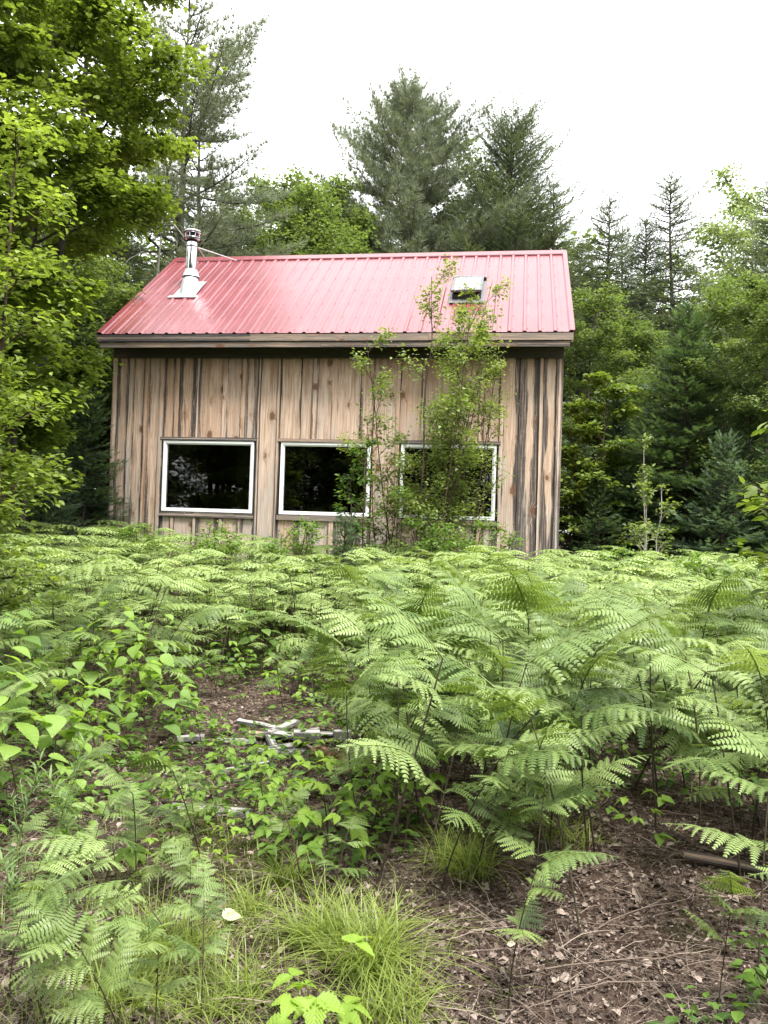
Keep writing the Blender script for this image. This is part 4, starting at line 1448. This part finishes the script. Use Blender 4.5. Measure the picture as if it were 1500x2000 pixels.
# ------------------------------------------------------------------ low plants
def bramble(seed, H, leaf=.075, n=8, tm=None, mat=None, heart=False):
    rg = np.random.default_rng(seed); tm = tm or T_BIG
    st = Geo(); lf = Geo()
    a0 = rg.uniform(0, 6.28); lean = np.array([math.cos(a0), math.sin(a0), 0]) * .3
    t = np.linspace(0, 1, 7)
    P = np.outer(t, [0, 0, H]) + np.outer(t ** 1.6, lean) * H
    st.tube(P, .0032 * (1 - t) + .0012, 5)
    Ms = []; Ps = []; Ts = []
    for i in range(n):
        u = .35 + .65 * (i + .7) / n
        p0 = np.array([np.interp(u, t, P[:, k]) for k in range(3)])
        az = a0 + i * 2.4 + rg.normal(0, .3)
        e = rg.uniform(.1, .7)
        D = np.array([math.cos(az) * math.cos(e), math.sin(az) * math.cos(e), math.sin(e)])
        pl = leaf * rg.uniform(.8, 1.6)
        p1 = p0 + D * pl; st.tube([p0, p0 + D * pl * .5 + [0, 0, .004], p1], [.0012, .001, .0008], 3, cap=False)
        sz = leaf * rg.uniform(.7, 1.25) * (1.0 if u < .85 else .75)
        tn = float(np.clip(.25 + .5 * u + rg.normal(0, .15), 0, 1))
        ang = (0, 1.25, -1.25) if not heart else (0,)
        for k, b in enumerate(ang):
            Dl = rot_about(D * [1, 1, 0] + 1e-5, np.array([0, 0, 1.0]), b + rg.normal(0, .12)); Dl = nrm(Dl); Dl[2] = rg.uniform(-.5, .1)
            U = np.array([rg.normal(0, .22), rg.normal(0, .22), 1.0])
            Ms.append(frames(Dl[None], U[None])[0] * sz * (1 if k == 0 else .85)); Ps.append(p1); Ts.append(tn + rg.normal(0, .05))
    lf.scatter(tm, np.array(Ms), np.array(Ps), np.clip(Ts, 0, 1))
    return st.mesh('stem', M_BSTEM), lf.mesh('leaves', mat or M_BRAMBLE)


def narrowplant(seed, H):
    rg = np.random.default_rng(seed); st = Geo(); lf = Geo()
    t = np.linspace(0, 1, 8); P = np.outer(t, [0, 0, H]) + np.outer(t ** 2, [rg.normal(0, .15) * H, rg.normal(0, .15) * H, 0])
    st.tube(P, .003 * (1 - t) + .001, 5)
    segs = [(P, .25, 1.0, 44)]
    for k in range(4):
        u = rg.uniform(.45, .9); p0 = np.array([np.interp(u, t, P[:, q]) for q in range(3)]); az = rg.uniform(0, 6.28)
        Q = p0 + np.outer(t, [math.cos(az) * .7, math.sin(az) * .7, .7]) * H * rg.uniform(.18, .34)
        st.tube(Q, .0016 * (1 - t) + .0008, 4); segs.append((Q, .1, 1, 18))
    for Q, u0, u1, n in segs:
        u = np.sort(rg.uniform(u0, u1, n)); p = np.stack([np.interp(u, t, Q[:, k]) for k in range(3)], -1)
        az = np.arange(n) * 2.4 + rg.normal(0, .2, n); e = .2 + .8 * u
        D = np.stack([np.cos(az) * np.cos(e), np.sin(az) * np.cos(e), np.sin(e)], -1)
        L = (.10 if n > 30 else .04) * (1.1 - .5 * u) * rg.uniform(.7, 1.2, n)
        lf.scatter(T_NARROW, frames(D, np.array([0, 0, 1.0]) + rg.normal(0, .1, (n, 3))) * L[:, None, None], p, np.clip(.3 + .5 * u + rg.normal(0, .15, n), 0, 1))
    return st.mesh('stem', M_GSTEM), lf.mesh('leaves', M_GOLDEN)


def blades(g, P, H, rg, wid=.0022, spread=1.0, tint=(.35, .9)):
    n = len(P); az = rg.uniform(0, 6.28, n); out = rg.uniform(.25, 1.1, n) * spread
    s = np.linspace(0, 1, 6)
    d = np.stack([np.cos(az), np.sin(az), np.zeros(n)], -1)
    up = H * (1 / (1 + .25 * out))
    C = P[:, None] + d[:, None] * (out * H)[:, None, None] * (s ** 1.7)[None, :, None]
    C[..., 2] += up[:, None] * (s * 1.25 - .62 * out[:, None] * s ** 2.4)
    sd = np.stack([-np.sin(az), np.cos(az), np.zeros(n)], -1)
    wv = (wid * (1 - s ** 1.5) + .0003)[None, :, None] * rg.uniform(.7, 1.3, n)[:, None, None]
    V = np.stack([C - sd[:, None] * wv, C + sd[:, None] * wv], 2).reshape(n, 12, 3)
    base = (np.arange(n) * 12)[:, None, None]
    q = np.array([[2 * i, 2 * i + 1, 2 * i + 3, 2 * i + 2] for i in range(5)])
    tn = np.repeat(rg.uniform(*tint, n), 12)
    g.add(V.reshape(-1, 3), (base + q[None]).reshape(-1, 4), tn)


def tuft_mesh(seed, n, H, r, **k):
    rg = np.random.default_rng(seed); g = Geo()
    a = rg.uniform(0, 6.28, n); q = r * np.sqrt(rg.uniform(0, 1, n))
    P = np.stack([q * np.cos(a), q * np.sin(a), np.full(n, -.01)], -1)
    blades(g, P, H * rg.uniform(.5, 1.5, n), rg, spread=1.35, **k)
    return g.mesh('grass_tuft', M_GRASS)


for k, (px, py, n, H, r, lb) in enumerate((
        (715, 1900, 520, .25, .11, 'largest bright grass tuft spilling over the litter at the bottom centre'),
        (620, 1850, 260, .21, .09, 'grass tuft touching the left side of the largest tuft'),
        (905, 1700, 260, .20, .13, 'dark shaded grass tuft under the overhanging fern fronds'),
        (1110, 1640, 120, .15, .14, 'shaded grass tuft in the gap below the right-hand ferns'),
        (480, 1790, 150, .15, .09, 'short yellow grass tuft beside the pale fallen leaf'),
        (330, 1870, 260, .18, .13, 'yellow-green grass tuft in front of the foreground fern pair'),
        (250, 1960, 240, .18, .12, 'grass tuft at the bottom edge left of centre'),
        (440, 1960, 180, .16, .12, 'thin grass tuft at the bottom edge near the small raspberry plant'),
        (560, 1730, 110, .17, .06, 'small upright grass tuft below the big-leaved raspberry'),
        (760, 1985, 240, .17, .13, 'low grass tuft at the very bottom under the largest tuft'))):
    b = gpix(px, py)
    o = obj('grass_tuft', tuft_mesh(300 + k, n, H, r, wid=.0024 if k else .0027), None, b)
    tag(o, lb, 'grass tuft', 'grass tufts on the litter')

rg = np.random.default_rng(31)
g = Geo(); P = []
while len(P) < 2300:
    px, py = rg.uniform(-40, 1000), rg.uniform(1620, 2080)
    d = ray(px, py); Y = -1.5 / d[2]; x = d[0] * Y
    wgt = math.exp(-((px - 300) / 260) ** 2) * .9 + .06
    wgt *= .35 + .65 * (math.sin(x * 5 + 1) * math.sin(Y * 6) > -.25)
    if rg.uniform() < wgt: P.append((x, Y, float(gz(x, Y)) - .005))
P = np.array(P); blades(g, P, rg.uniform(.05, .15, len(P)), rg, wid=.0013, spread=1.5, tint=(.3, 1))
tag(obj('grass', g.mesh('grass', M_GRASS)), 'thin yellow-green grass scattered over the litter at bottom left', 'grass', kind='stuff')

BR = [bramble(400 + i, h, lf, n) for i, (h, lf, n) in enumerate(((.42, .085, 8), (.34, .075, 7), (.50, .080, 10), (.28, .065, 7), (.18, .075, 4)))]
HB = [bramble(420 + i, h, lf, n, T_HEART, M_BROAD, True) for i, (h, lf, n) in enumerate(((.85, .115, 20), (.62, .10, 16), (.40, .09, 12), (.95, .12, 24)))]
NP = [narrowplant(440 + i, h) for i, h in enumerate((.62, .50, .70))]


def plant(name, label, cat, base, me, s=1.0, group=None, rz=None, parts=('stem', 'leaves')):
    return thing(name, label, cat, base, rz if rz is not None else float(RG.uniform(0, 6.28)), s, group, list(zip(parts, me)))


for px, py, v, s, lb in (
        (590, 1760, 0, 1.05, 'raspberry plant with the largest toothed leaves, left of the grass tufts'),
        (655, 1735, 2, .8, 'raspberry plant with hanging leaf just right of the largest-leaved one'),
        (520, 1640, 3, 1.1, 'small raspberry plant at left below the scrap boards'),
        (560, 1600, 1, 1.0, 'yellow-green raspberry plant directly in front of the scrap boards'),
        (640, 1640, 1, 1.15, 'raspberry plant in front of the rotten log'),
        (700, 1660, 2, .95, 'raspberry plant between rotten log and the right-hand ferns'),
        (745, 1620, 0, 1.0, 'raspberry plant touching the lowest right-hand fern'),
        (790, 1660, 3, 1.2, 'raspberry plant in the shade at the left foot of the right-hand ferns'),
        (600, 1530, 3, .9, 'raspberry plant leaning over the end of the scrap boards'),
        (490, 1560, 3, .9, 'raspberry plant beside the upright fern before the boards'),
        (660, 1450, 1, 1.0, 'raspberry plant just behind the scrap boards'),
        (730, 1440, 0, .9, 'raspberry plant right behind the boards at the edge of the ferns'),
        (590, 2040, 4, 1.25, 'bright young raspberry plant with three leaflets at the bottom edge'),
        (635, 2065, 4, 1.1, 'second young raspberry plant at the bottom edge, lower right of the first'),
        (205, 1735, 4, 1.2, 'single three-lobed bright leaf plant left of the foreground ferns'),
        (395, 1480, 0, 1.0, 'raspberry plant at the edge of the bare patch left of the boards'),
        (330, 1440, 2, .9, 'raspberry plant in the left bed above the bare patch'),
        (420, 1365, 0, 1.05, 'raspberry plant behind the bare patch'),
        (355, 1640, 3, .8, 'small raspberry plant among foreground ferns at left'),
        (450, 1680, 3, .7, 'tiny raspberry plant on the mossy ground'),
        (1075, 1655, 3, 1.0, 'shaded raspberry plant under the right-hand ferns, left one'),
        (1230, 1680, 1, .9, 'shaded raspberry plant under the right-hand ferns, right one'),
        (1180, 1640, 0, .7, 'shaded raspberry plant deeper under the right-hand ferns'),
        (840, 1600, 0, .9, 'raspberry plant half covered by the lowest overhanging frond')):
    plant('raspberry_plant', lb, 'raspberry plant', gpix(px, py), BR[v], s, 'raspberry plants in the clearing')
for px, py, v, s, lb in (
        (40, 1640, 0, 1.05, 'broad-leaved bush at the left edge above the narrow-leaved plants'),
        (110, 1590, 1, 1.1, 'broad-leaved bush with rounded leaves left of the foreground ferns'),
        (-30, 1560, 3, 1.0, 'tallest broad-leaved bush at the left edge under the bright sapling'),
        (60, 1480, 3, .95, 'broad-leaved bush in the left bed, nearest the bright sapling'),
        (190, 1500, 1, 1.0, 'broad-leaved bush in the middle of the left bed'),
        (280, 1500, 2, 1.2, 'low broad-leaved bush at the right side of the left bed'),
        (150, 1420, 0, .95, 'broad-leaved bush behind the front row of the left bed'),
        (0, 1400, 3, 1.0, 'broad-leaved bush at the left edge behind the tallest one'),
        (330, 1400, 2, 1.2, 'low broad-leaved bush at the back of the left bed'),
        (520, 1330, 1, 1.0, 'broad-leaved bush behind the bare patch in the middle'),
        (690, 1350, 2, 1.2, 'low broad-leaved bush in the hollow before the cabin'),
        (455, 1290, 1, 1.0, 'broad-leaved bush in the strip before the left window'),
        (760, 1500, 2, 1.0, 'low broad-leaved bush at the foot of the right-hand bed')):
    plant('broad_leaved_bush', lb, 'bush', gpix(px, py), HB[v], s, 'broad-leaved bushes in the clearing')
for px, py, v, s, lb in ((20, 1790, 0, 1.0, 'narrow-leaved plant with yellow stem at the left edge'),
                         (90, 1800, 2, .95, 'tallest narrow-leaved plant near the left edge'),
                         (140, 1740, 1, 1.0, 'narrow-leaved plant beside the broad-leaved bush'),
                         (40, 1890, 1, .8, 'short narrow-leaved plant low at the left edge'),
                         (120, 1860, 1, .7, 'shortest narrow-leaved plant near the foreground fern')):
    plant('narrow_leaved_plant', lb, 'plant', gpix(px, py), NP[v], s, 'narrow-leaved plants at left')

# the tangle of broad-leaved plants between the ferns
rp_ = np.random.default_rng(91); occ = []
tr_ = 0
while len(occ) < 125 and tr_ < 5000:
    tr_ += 1
    y = 3.4 + 6.2 * rp_.uniform() ** 1.1; x = rp_.uniform(-.52 * y, .0)
    if math.hypot(x - WOOD[0], (y - WOOD[1]) * .8) < .42: continue
    if y < 4.3 and x > -.9 and rp_.uniform() < .6: continue
    if any((x - a) ** 2 + (y - b) ** 2 < .05 for a, b in occ): continue
    occ.append((x, y)); base = (x, y, float(gz(x, y)))
    zone = 'left of the scrap boards' if x < -1.35 else ('in front of the scrap boards' if y < WOOD[1] else 'behind the scrap boards')
    dist_ = 'near the camera' if y < 4.6 else 'midway' if y < 6.6 else 'toward the cabin'
    side_ = 'close to the left edge' if x / y < -.36 else 'left part' if x / y < -.24 else 'near the middle' if x / y < -.12 else 'beside right-hand ferns'
    if rp_.uniform() < (.35 if x < -1.3 else .15):
        v = int(rp_.integers(0, 4)); sc_ = rp_.uniform(.7, 1.0) * (.62 if x > -1.3 else .85)
        plant('broad_leaved_bush', ('tall' if sc_ * (.85, .62, .40, .95)[v] > .55 else 'low') + ' broad-leaved bush ' + zone + ', ' + dist_ + ', ' + side_, 'bush', base, HB[v], sc_, 'broad-leaved bushes in the tangle ' + zone, rp_.uniform(0, 6.28))
    else:
        v = int(rp_.integers(0, 5)); sc_ = rp_.uniform(.65, 1.15) * (.8 if x > -1.3 else 1.05)
        plant('raspberry_plant', ('taller' if sc_ * (.42, .34, .50, .28, .18)[v] > .33 else 'small') + ' raspberry plant ' + zone + ', ' + dist_ + ', ' + side_, 'raspberry plant', base, BR[v], sc_, 'raspberry plants in the tangle ' + zone, rp_.uniform(0, 6.28))

# foreground ferns that stand alone
for px, py, v, s, rz, lb, tl in (
        (992, 1985, 1, .62, 2.6, 'small bright fern standing alone on the brown litter at bottom right', (0, 0)),
        (1050, 1830, 4, .70, 5.2, 'fern whose bright fronds hang over the bare litter right of centre', (.1, .1)),
        (1480, 1900, 2, .92, 3.0, 'large fern at the bottom right edge reaching in from the right', (0, -.15)),
        (1530, 1985, 4, .72, 2.2, 'bright fern in the bottom right corner, mostly outside the photo', (0, -.1)),
        (1400, 1985, 3, .50, 3.9, 'low fern at the right edge nearest the camera', (0, -.2)),
        (392, 1985, 7, .55, 1.0, 'foreground fern with dark stem left of the largest grass tuft', (0, .05)),
        (78, 1990, 7, .66, 4.0, 'foreground fern with dark stem at the lower left', (0, 0)),
        (225, 1900, 0, .56, 2.0, 'dull green fern between the two dark-stemmed foreground ferns', (.1, 0)),
        (262, 1760, 8, .72, .3, 'tall upright fern frond in the left foreground', (.15, .1)),
        (340, 1740, 8, .48, 2.8, 'smaller upright fern right of the tall frond', (0, .2)),
        (430, 1650, 8, .52, 1.4, 'upright fern directly in front of the scrap boards', (-.1, 0)),
        (545, 1700, 3, .36, .4, 'dark low fern under the raspberry leaves', (0, 0)),
        (300, 2050, 1, .42, 1.6, 'fern fronds at the bottom edge left of centre', (0, 0)),
        (150, 2060, 2, .44, 5.6, 'fern fronds in the bottom left corner', (0, 0)),
        (20, 1960, 5, .50, 3.0, 'fern at the left edge near the bottom', (0, 0)),
        (640, 1800, 2, .42, 2.4, 'dark fern frond beside the grass tufts', (.2, 0))):
    b = gpix(px, py)
    put_fern(b[0], b[1], s, rz, lb, None, v, tl)

rq = np.random.default_rng(123); n_ = 0; oc = []
while n_ < 17:
    px, py = rq.uniform(-30, 420), rq.uniform(1660, 2090)
    b = gpix(px, py)
    if any((b[0] - a) ** 2 + (b[1] - c) ** 2 < .045 for a, c in oc): continue
    oc.append((b[0], b[1])); n_ += 1
    v_, z_ = int(rq.integers(0, 9)), rq.uniform(.36, .56)
    put_fern(b[0], b[1], z_, rq.uniform(0, 6.28), '%s %s fern in left foreground, %s, %s' % ('tiny' if z_ < .44 else 'small', 'deep green' if v_ in (1, 3, 6, 7) else 'pale green',
             'at the bottom edge' if py > 1960 else 'nearer row' if py > 1820 else 'farther row', 'by the left edge' if px < 110 else 'amid yellow grass' if px > 260 else 'among other ferns'), 'small ferns in the left foreground', v_, (rq.normal(0, .2), rq.normal(0, .2)))
for k_, (px, py, Y, R_, lb) in enumerate(((300, 1030, 10.9, .5, 'bushy shrub poking above the ferns at the left corner of the left window'),
                                  (420, 1045, 11.0, .6, 'bushy shrub above the ferns below the left window'),
                                  (560, 1030, 10.6, .55, 'bushy shrub between the left and middle windows'),
                                  (960, 1040, 11.0, .5, 'bushy shrub at the foot of the wall right of the birch saplings'),
                                  (1240, 1085, 10.5, .6, 'bushy shrub at the back edge of the right-hand ferns'),
                                  (1420, 1110, 9.4, .6, 'bushy shrub behind the right-hand ferns near the edge'))):
    tree('bushy_shrub', lb, px, py, Y, lambda H: broadleaf(500 + k_, H, R_, .15, 20, 1500, .06, T_LEAF, stems=4, leafm=M_BUSH, bark=M_BARKB, spread=.06, trunk_r=.008, rise=.8, fanout=.7, tintmu=.65), cat='shrub')

# nearer shrub leaning in from the right edge
thing('leafy_shrub', 'bright big-leaved shrub leaning in from the right edge beside the firs', 'shrub', (3.05, 5.6, float(gz(3.05, 5.6))), .4, 1.0, None,
      list(zip(('stem', 'leaves'), broadleaf(450, 2.25, .62, .7, 22, 620, .10, T_LEAF, stems=3, leafm=M_YELLOW, bark=M_BARKB, spread=.06, trunk_r=.014, rise=.6, fanout=.5, tintmu=.35))))


# ------------------------------------------------------------------ scrap wood, log, planks
def rotz(a):
    c, s = math.cos(a), math.sin(a); return np.array([[c, -s, 0], [s, c, 0], [0, 0, 1.0]])


def board(label, px, py, L, Wd, Th, yaw, lift=.0, pitch=0.0, roll=0.0, mat=None, name='scrap_board', cat='board', group='weathered scrap boards in the clearing', idv=.5):
    b = gpix(px, py)
    g = Geo()
    n = 6; xs = np.linspace(-L / 2, L / 2, n)
    for i in range(n - 1):
        j0, j1 = RG.normal(0, .0015, 2)
        g.box((xs[i], -Wd / 2, 0), (xs[i + 1], Wd / 2, Th), axis=0, idv=idv)
    # one clean sawn block: collapse inner faces
    g = Geo(); r = np.random.default_rng(int(idv * 1000))
    V = []; lc = []; tn = []
    for x in xs:
        for y, z, s in ((-1, 0, -1), (1, 0, 1), (1, 1, 1), (-1, 1, -1)):
            V.append((x + r.normal(0, .003) * (abs(x) > L / 2 - .01), y * Wd / 2 + r.normal(0, .002), z * Th + r.normal(0, .0012)))
            lc.append((y * Wd / 2 + z * .01, x, idv)); tn.append(s * .9)
    F_ = []
    for i in range(n - 1):
        for j in range(4):
            F_.append([i * 4 + j, i * 4 + (j + 1) % 4, i * 4 + 4 + (j + 1) % 4, i * 4 + 4 + j])
    F_ += [[3, 2, 1, 0], [n * 4 - 4, n * 4 - 3, n * 4 - 2, n * 4 - 1]]
    g.add(V, F_, tn, 0, lc)
    o = obj(name, g.mesh(name, mat or M_SCRAP), None, b + np.array([0, 0, lift]), (roll, pitch, yaw))
    return tag(o, label, cat, group)


board('grey scrap board pointing up and away at the back of the pile', 552, 1440, .30, .06, .022, .95, .06, -.10, 0, idv=.11)
board('pale scrap board lying left to right across the pile', 565, 1452, .36, .07, .025, -.28, .04, .05, .1, idv=.23)
for k_, (px, py, L, Wd, yw, lb) in enumerate(((530, 1462, .22, .05, 1.9, 'short splintered piece on top of the left boards'), (590, 1442, .26, .035, .5, 'dark lath behind the sawn block'), (555, 1482, .16, .05, .2, 'small chip of board at the front of the pile'), (615, 1478, .20, .03, -.9, 'dark lath slanting down in front of the block'), (518, 1447, .24, .07, .25, 'brown stained board in the left of the pile'))):
    board(lb, px, py, L, Wd, .02, yw, .03, .08 * (k_ - 2), .1, mat=(M_SCRAP if k_ in (0, 2) else M_TRIMW), idv=.13 + .17 * k_)
board('silvery narrow board sticking out of the pile to the upper left', 500, 1432, .30, .04, .025, -.35, .05, .06, .2, idv=.31)
board('square sawn block end on the right side of the pile', 598, 1462, .17, .10, .065, .15, .05, .0, .05, idv=.42)
board('thin board reaching right from the block', 640, 1456, .28, .05, .025, .12, .06, .02, .3, idv=.57)
board('short cut stub at the far right of the pile', 668, 1460, .12, .07, .05, .1, .06, .0, .0, idv=.61)
board('flat wide board at the left of the pile', 462, 1452, .26, .10, .02, .05, .01, .03, -.1, idv=.73)
board('board under the crossing boards in the middle of the pile', 545, 1470, .34, .09, .03, .7, .01, .0, .0, idv=.83)
board('split board leaning on the front of the pile', 575, 1478, .26, .05, .02, 1.0, .02, .15, .4, idv=.91)
board('dark narrow stick of wood in front of the pile', 470, 1512, .34, .025, .02, .35, .03, -.1, .2, idv=.37)
board('small grey offcut on the bare patch left of the pile', 372, 1452, .18, .06, .03, .3, .02, 0, 0, idv=.47, group=None)
board('weathered half-buried plank on the bare ground below the pile', 410, 1585, .42, .07, .03, -.12, -.012, 0, .1, idv=.66, group=None)
board('brown plank lying under the ferns at the right edge', 1475, 1712, .60, .05, .012, -.35, .03, .05, .25, mat=M_FASC, idv=.88, group=None)
# rotten log
b = gpix(655, 1500); g = Geo(); r = np.random.default_rng(8); n = 14
s = np.linspace(0, 1, 12)
C = np.stack([-.20 + .42 * s, .10 - .22 * s, .045 + .01 * np.sin(s * 7)], -1)
a = np.arange(n) / n * 2 * np.pi
V = []
for i, c in enumerate(C):
    for q in a:
        rr = .055 * (1 + .16 * math.sin(3 * q + i * .4) + r.normal(0, .07)) * (1 if 0 < i < 11 else .8)
        V.append(c + np.array([0, math.cos(q) * rr, math.sin(q) * rr]))
F_ = [[i * n + j, i * n + (j + 1) % n, (i + 1) * n + (j + 1) % n, (i + 1) * n + j] for i in range(11) for j in range(n)] + [list(range(n)), list(range(11 * n, 12 * n))[::-1]]
g.add(V, F_)
M_ROT = barkmat('rotten_wood', (.10, .05, .03), (.34, .21, .13), 12, (.40, .30, .22))
tag(obj('rotten_log', g.mesh('rotten_log', M_ROT), None, b, (0, 0, -.35)), 'short reddish-brown rotten log lying right of the scrap boards', 'log')
# ------------------------------------------------------------------ litter
def seeds(n, x0, x1, y0, y1, rg, p=1.35):
    u = rg.uniform(0, 1, n)
    y = y0 + (y1 - y0) * u ** p
    x = rg.uniform(-1, 1, n) * (.52 * y + .25)
    return x, y


T_DEAD = []
for i in range(4):
    r = np.random.default_rng(60 + i)
    c = r.uniform(.15, .45)
    v = [(0, 0, 0), (-.32, .25, c * .5), (-.40, .6, c), (-.05, 1, c * .3), (.35, .65, c * .9), (.34, .25, c * .4), (0, .5, -.04)]
    v = [(x + r.normal(0, .05), y + r.normal(0, .05), z + r.normal(0, .06)) for x, y, z in v]
    T_DEAD.append(T(v, [(0, 6, 2, 1), (6, 3, 2), (6, 4, 3), (0, 5, 4, 6)]))
rg = np.random.default_rng(71)
g = Geo()
for i in range(4):
    n = 22000
    x, y = seeds(n, 0, 0, 2.35, 9.5, rg)
    z = gz(x, y) + rg.uniform(0.0, .018, n)
    az = rg.uniform(0, 6.28, n)
    D = np.stack([np.cos(az), np.sin(az), rg.normal(0, .35, n)], -1)
    U = np.stack([rg.normal(0, .5, n), rg.normal(0, .5, n), np.where(rg.uniform(0, 1, n) < .8, 1.0, -1.0)], -1)
    sz = rg.uniform(.007, .016, n) * np.exp(rg.normal(0, .45, n))
    g.scatter(T_DEAD[i], frames(D, U) * sz[:, None, None], np.stack([x, y, z], -1), rg.beta(1.0, 2.2, n))
n = 700; x, y = seeds(n, 0, 0, 2.35, 6.5, rg)
g.scatter(T_DEAD[1], frames(np.stack([rg.normal(0, 1, n), rg.normal(0, 1, n), rg.normal(0, .2, n)], -1), np.stack([rg.normal(0, .4, n), rg.normal(0, .4, n), np.ones(n)], -1)) * rg.uniform(.025, .042, n)[:, None, None], np.stack([x, y, gz(x, y) + .014], -1), rg.uniform(.35, 1.0, n))
tag(obj('leaf_litter', g.mesh('leaf_litter', M_LITTER)), 'brown and grey curled dead leaves covering the ground of the clearing', 'leaf litter', kind='stuff')


def stickT(bend, seed):
    r = np.random.default_rng(seed); v = []; f = []
    for i in range(6):
        t = i / 5; cx_, cz_ = bend * math.sin(t * 3) + r.normal(0, .01), r.normal(0, .006)
        rr = .5 * (1.1 - .7 * t)
        for k in range(3):
            v.append((cx_ + .012 * rr * math.cos(k * 2.1), t, cz_ + .012 * rr * math.sin(k * 2.1)))
    for i in range(5):
        for k in range(3): f.append((i * 3 + k, i * 3 + (k + 1) % 3, i * 3 + 3 + (k + 1) % 3, i * 3 + 3 + k))
    return T(v, f)


g = Geo()
for i in range(5):
    n = 6500
    tm = stickT([.02, .06, -.05, .12, -.1][i], i)
    x, y = seeds(n, 0, 0, 2.35, 8.0, rg, 1.5)
    L = rg.uniform(.03, .09, n) * np.exp(rg.normal(0, .8, n)).clip(.4, 5)
    az = rg.uniform(0, 6.28, n)
    D = np.stack([np.cos(az), np.sin(az), rg.normal(0.02, .07, n)], -1)
    g.scatter(tm, frames(D, rg.normal(0, 1, (n, 3))) * L[:, None, None] * np.array([1, 1, 1]), np.stack([x, y, gz(x, y) + rg.uniform(.006, .032, n)], -1), rg.uniform(0, 1, n) ** 1.2)
# stubs of dead bracken stalks standing and leaning in the litter
tag(obj('twig_litter', g.mesh('twig_litter', M_TWIG)), 'thin dry twigs and dead fern stalks strewn over the litter', 'twigs', kind='stuff')
for k, (x0, y0, x1, y1, r_, lb) in enumerate(((1065, 1905, 1425, 1868, .005, 'long pale stick lying across the litter at bottom right'),
                                            (1090, 1950, 1480, 1932, .0045, 'long curved stick below the pale one at bottom right'),
                                            (1000, 1990, 1230, 1925, .004, 'stick slanting up from the bottom edge right of centre'),
                                            (1290, 1870, 1400, 1925, .004, 'short stick crossing the long pale one'),
                                            (1160, 1830, 1380, 1770, .0035, 'thin arching stalk near the brown plank'),
                                            (180, 1790, 300, 1700, .004, 'bare grey branch under the left foreground ferns'),
                                            (395, 1700, 560, 1560, .0035, 'straight tan stalk leaning toward the scrap boards'))):
    A, B = gpix(x0, y0), gpix(x1, y1)
    s = np.linspace(0, 1, 9)
    Q = np.outer(s, B - A) + np.outer(np.sin(s * 3.1), [.01, .015, .015]) + np.cumsum(rg.normal(0, .007, (9, 3)), 0); Q[:, 2] += .018
    g = Geo(); g.tube(Q, r_ * .6 * (1.1 - .6 * s), 6, .4)
    for j in (3, 6):
        d = nrm(B - A + rg.normal(0, .4, 3)); g.tube([Q[j], Q[j] + d * .07, Q[j] + d * .13 + [0, 0, .01]], [r_ * .5, r_ * .4, .0006], 4, .7)
    tag(obj('fallen_stick', g.mesh('fallen_stick', M_TWIG), None, A), lb, 'stick')
# pale leaf
g = Geo(); g.scatter(T_HEART, frames(np.array([[.9, .3, .15]]), np.array([[.1, -.25, 1.0]])) * .075, np.zeros((1, 3)), 1.0)
M_PALE = leafmat('pale_leaf', (.5, .55, .32), (.62, .68, .42), .3, .5, .3)
tag(obj('fallen_leaf', g.mesh('fallen_leaf', M_PALE), None, gpix(432, 1815) + np.array([0, 0, .05]), (0, .1, 0)), 'single pale cream-green leaf on the litter at lower left', 'leaf')
# low green ground cover
g = Geo(); n = 22000
x, y = seeds(n, 0, 0, 2.6, 12.5, rg, .95)
m_ = (_hn(x, y, 2.3, 1.1) + .6 * _hn(x, y, 5.1, .2) + .7 * _hn(x, y, 1.2, 2.9) > np.where((x > .2) & (y < 4.6), 1.2, np.where(y < 4, .5, -.5)))
x, y = x[m_], y[m_]; n = len(x)
z = gz(x, y) + rg.uniform(.02, .22, n) * np.clip(y / 7, .35, 1)
az = rg.uniform(0, 6.28, n)
D = np.stack([np.cos(az), np.sin(az), rg.uniform(-.5, .4, n)], -1)
g.scatter(T_LEAF, frames(D, np.array([0, 0, 1.0]) + rg.normal(0, .3, (n, 3))) * rg.uniform(.03, .075, n)[:, None, None], np.stack([x, y, z], -1), rg.uniform(0, 1, n))
tag(obj('ground_cover', g.mesh('ground_cover', M_COVER)), 'low mixed green leaves growing between and under the ferns', 'ground cover', kind='stuff')
g = Geo(); P = []
for cx_, cy_, rr, nn in ((470, 1670, .28, 1500), (560, 1735, .2, 900), (400, 1625, .22, 900), (900, 1625, .25, 800), (690, 1600, .2, 500)):
    b = gpix(cx_, cy_)
    a = rg.uniform(0, 6.28, nn); q = rr * np.sqrt(rg.uniform(0, 1, nn)) * (1 + .3 * np.sin(a * 3))
    x = b[0] + q * np.cos(a) * 1.3; y = b[1] + q * np.sin(a)
    P.append(np.stack([x, y, gz(x, y) + .004], -1))
P = np.concatenate(P); n = len(P)
g.scatter(T_FIRS[0], frames(rg.normal(0, 1, (n, 3)) * [1, 1, .3] + [0, 0, .7], rg.normal(0, 1, (n, 3))) * rg.uniform(.012, .03, n)[:, None, None], P, rg.uniform(0, 1, n))
tag(obj('moss', g.mesh('moss', M_MOSS)), 'low olive moss cushions on the bare ground before the scrap boards', 'moss', kind='stuff')
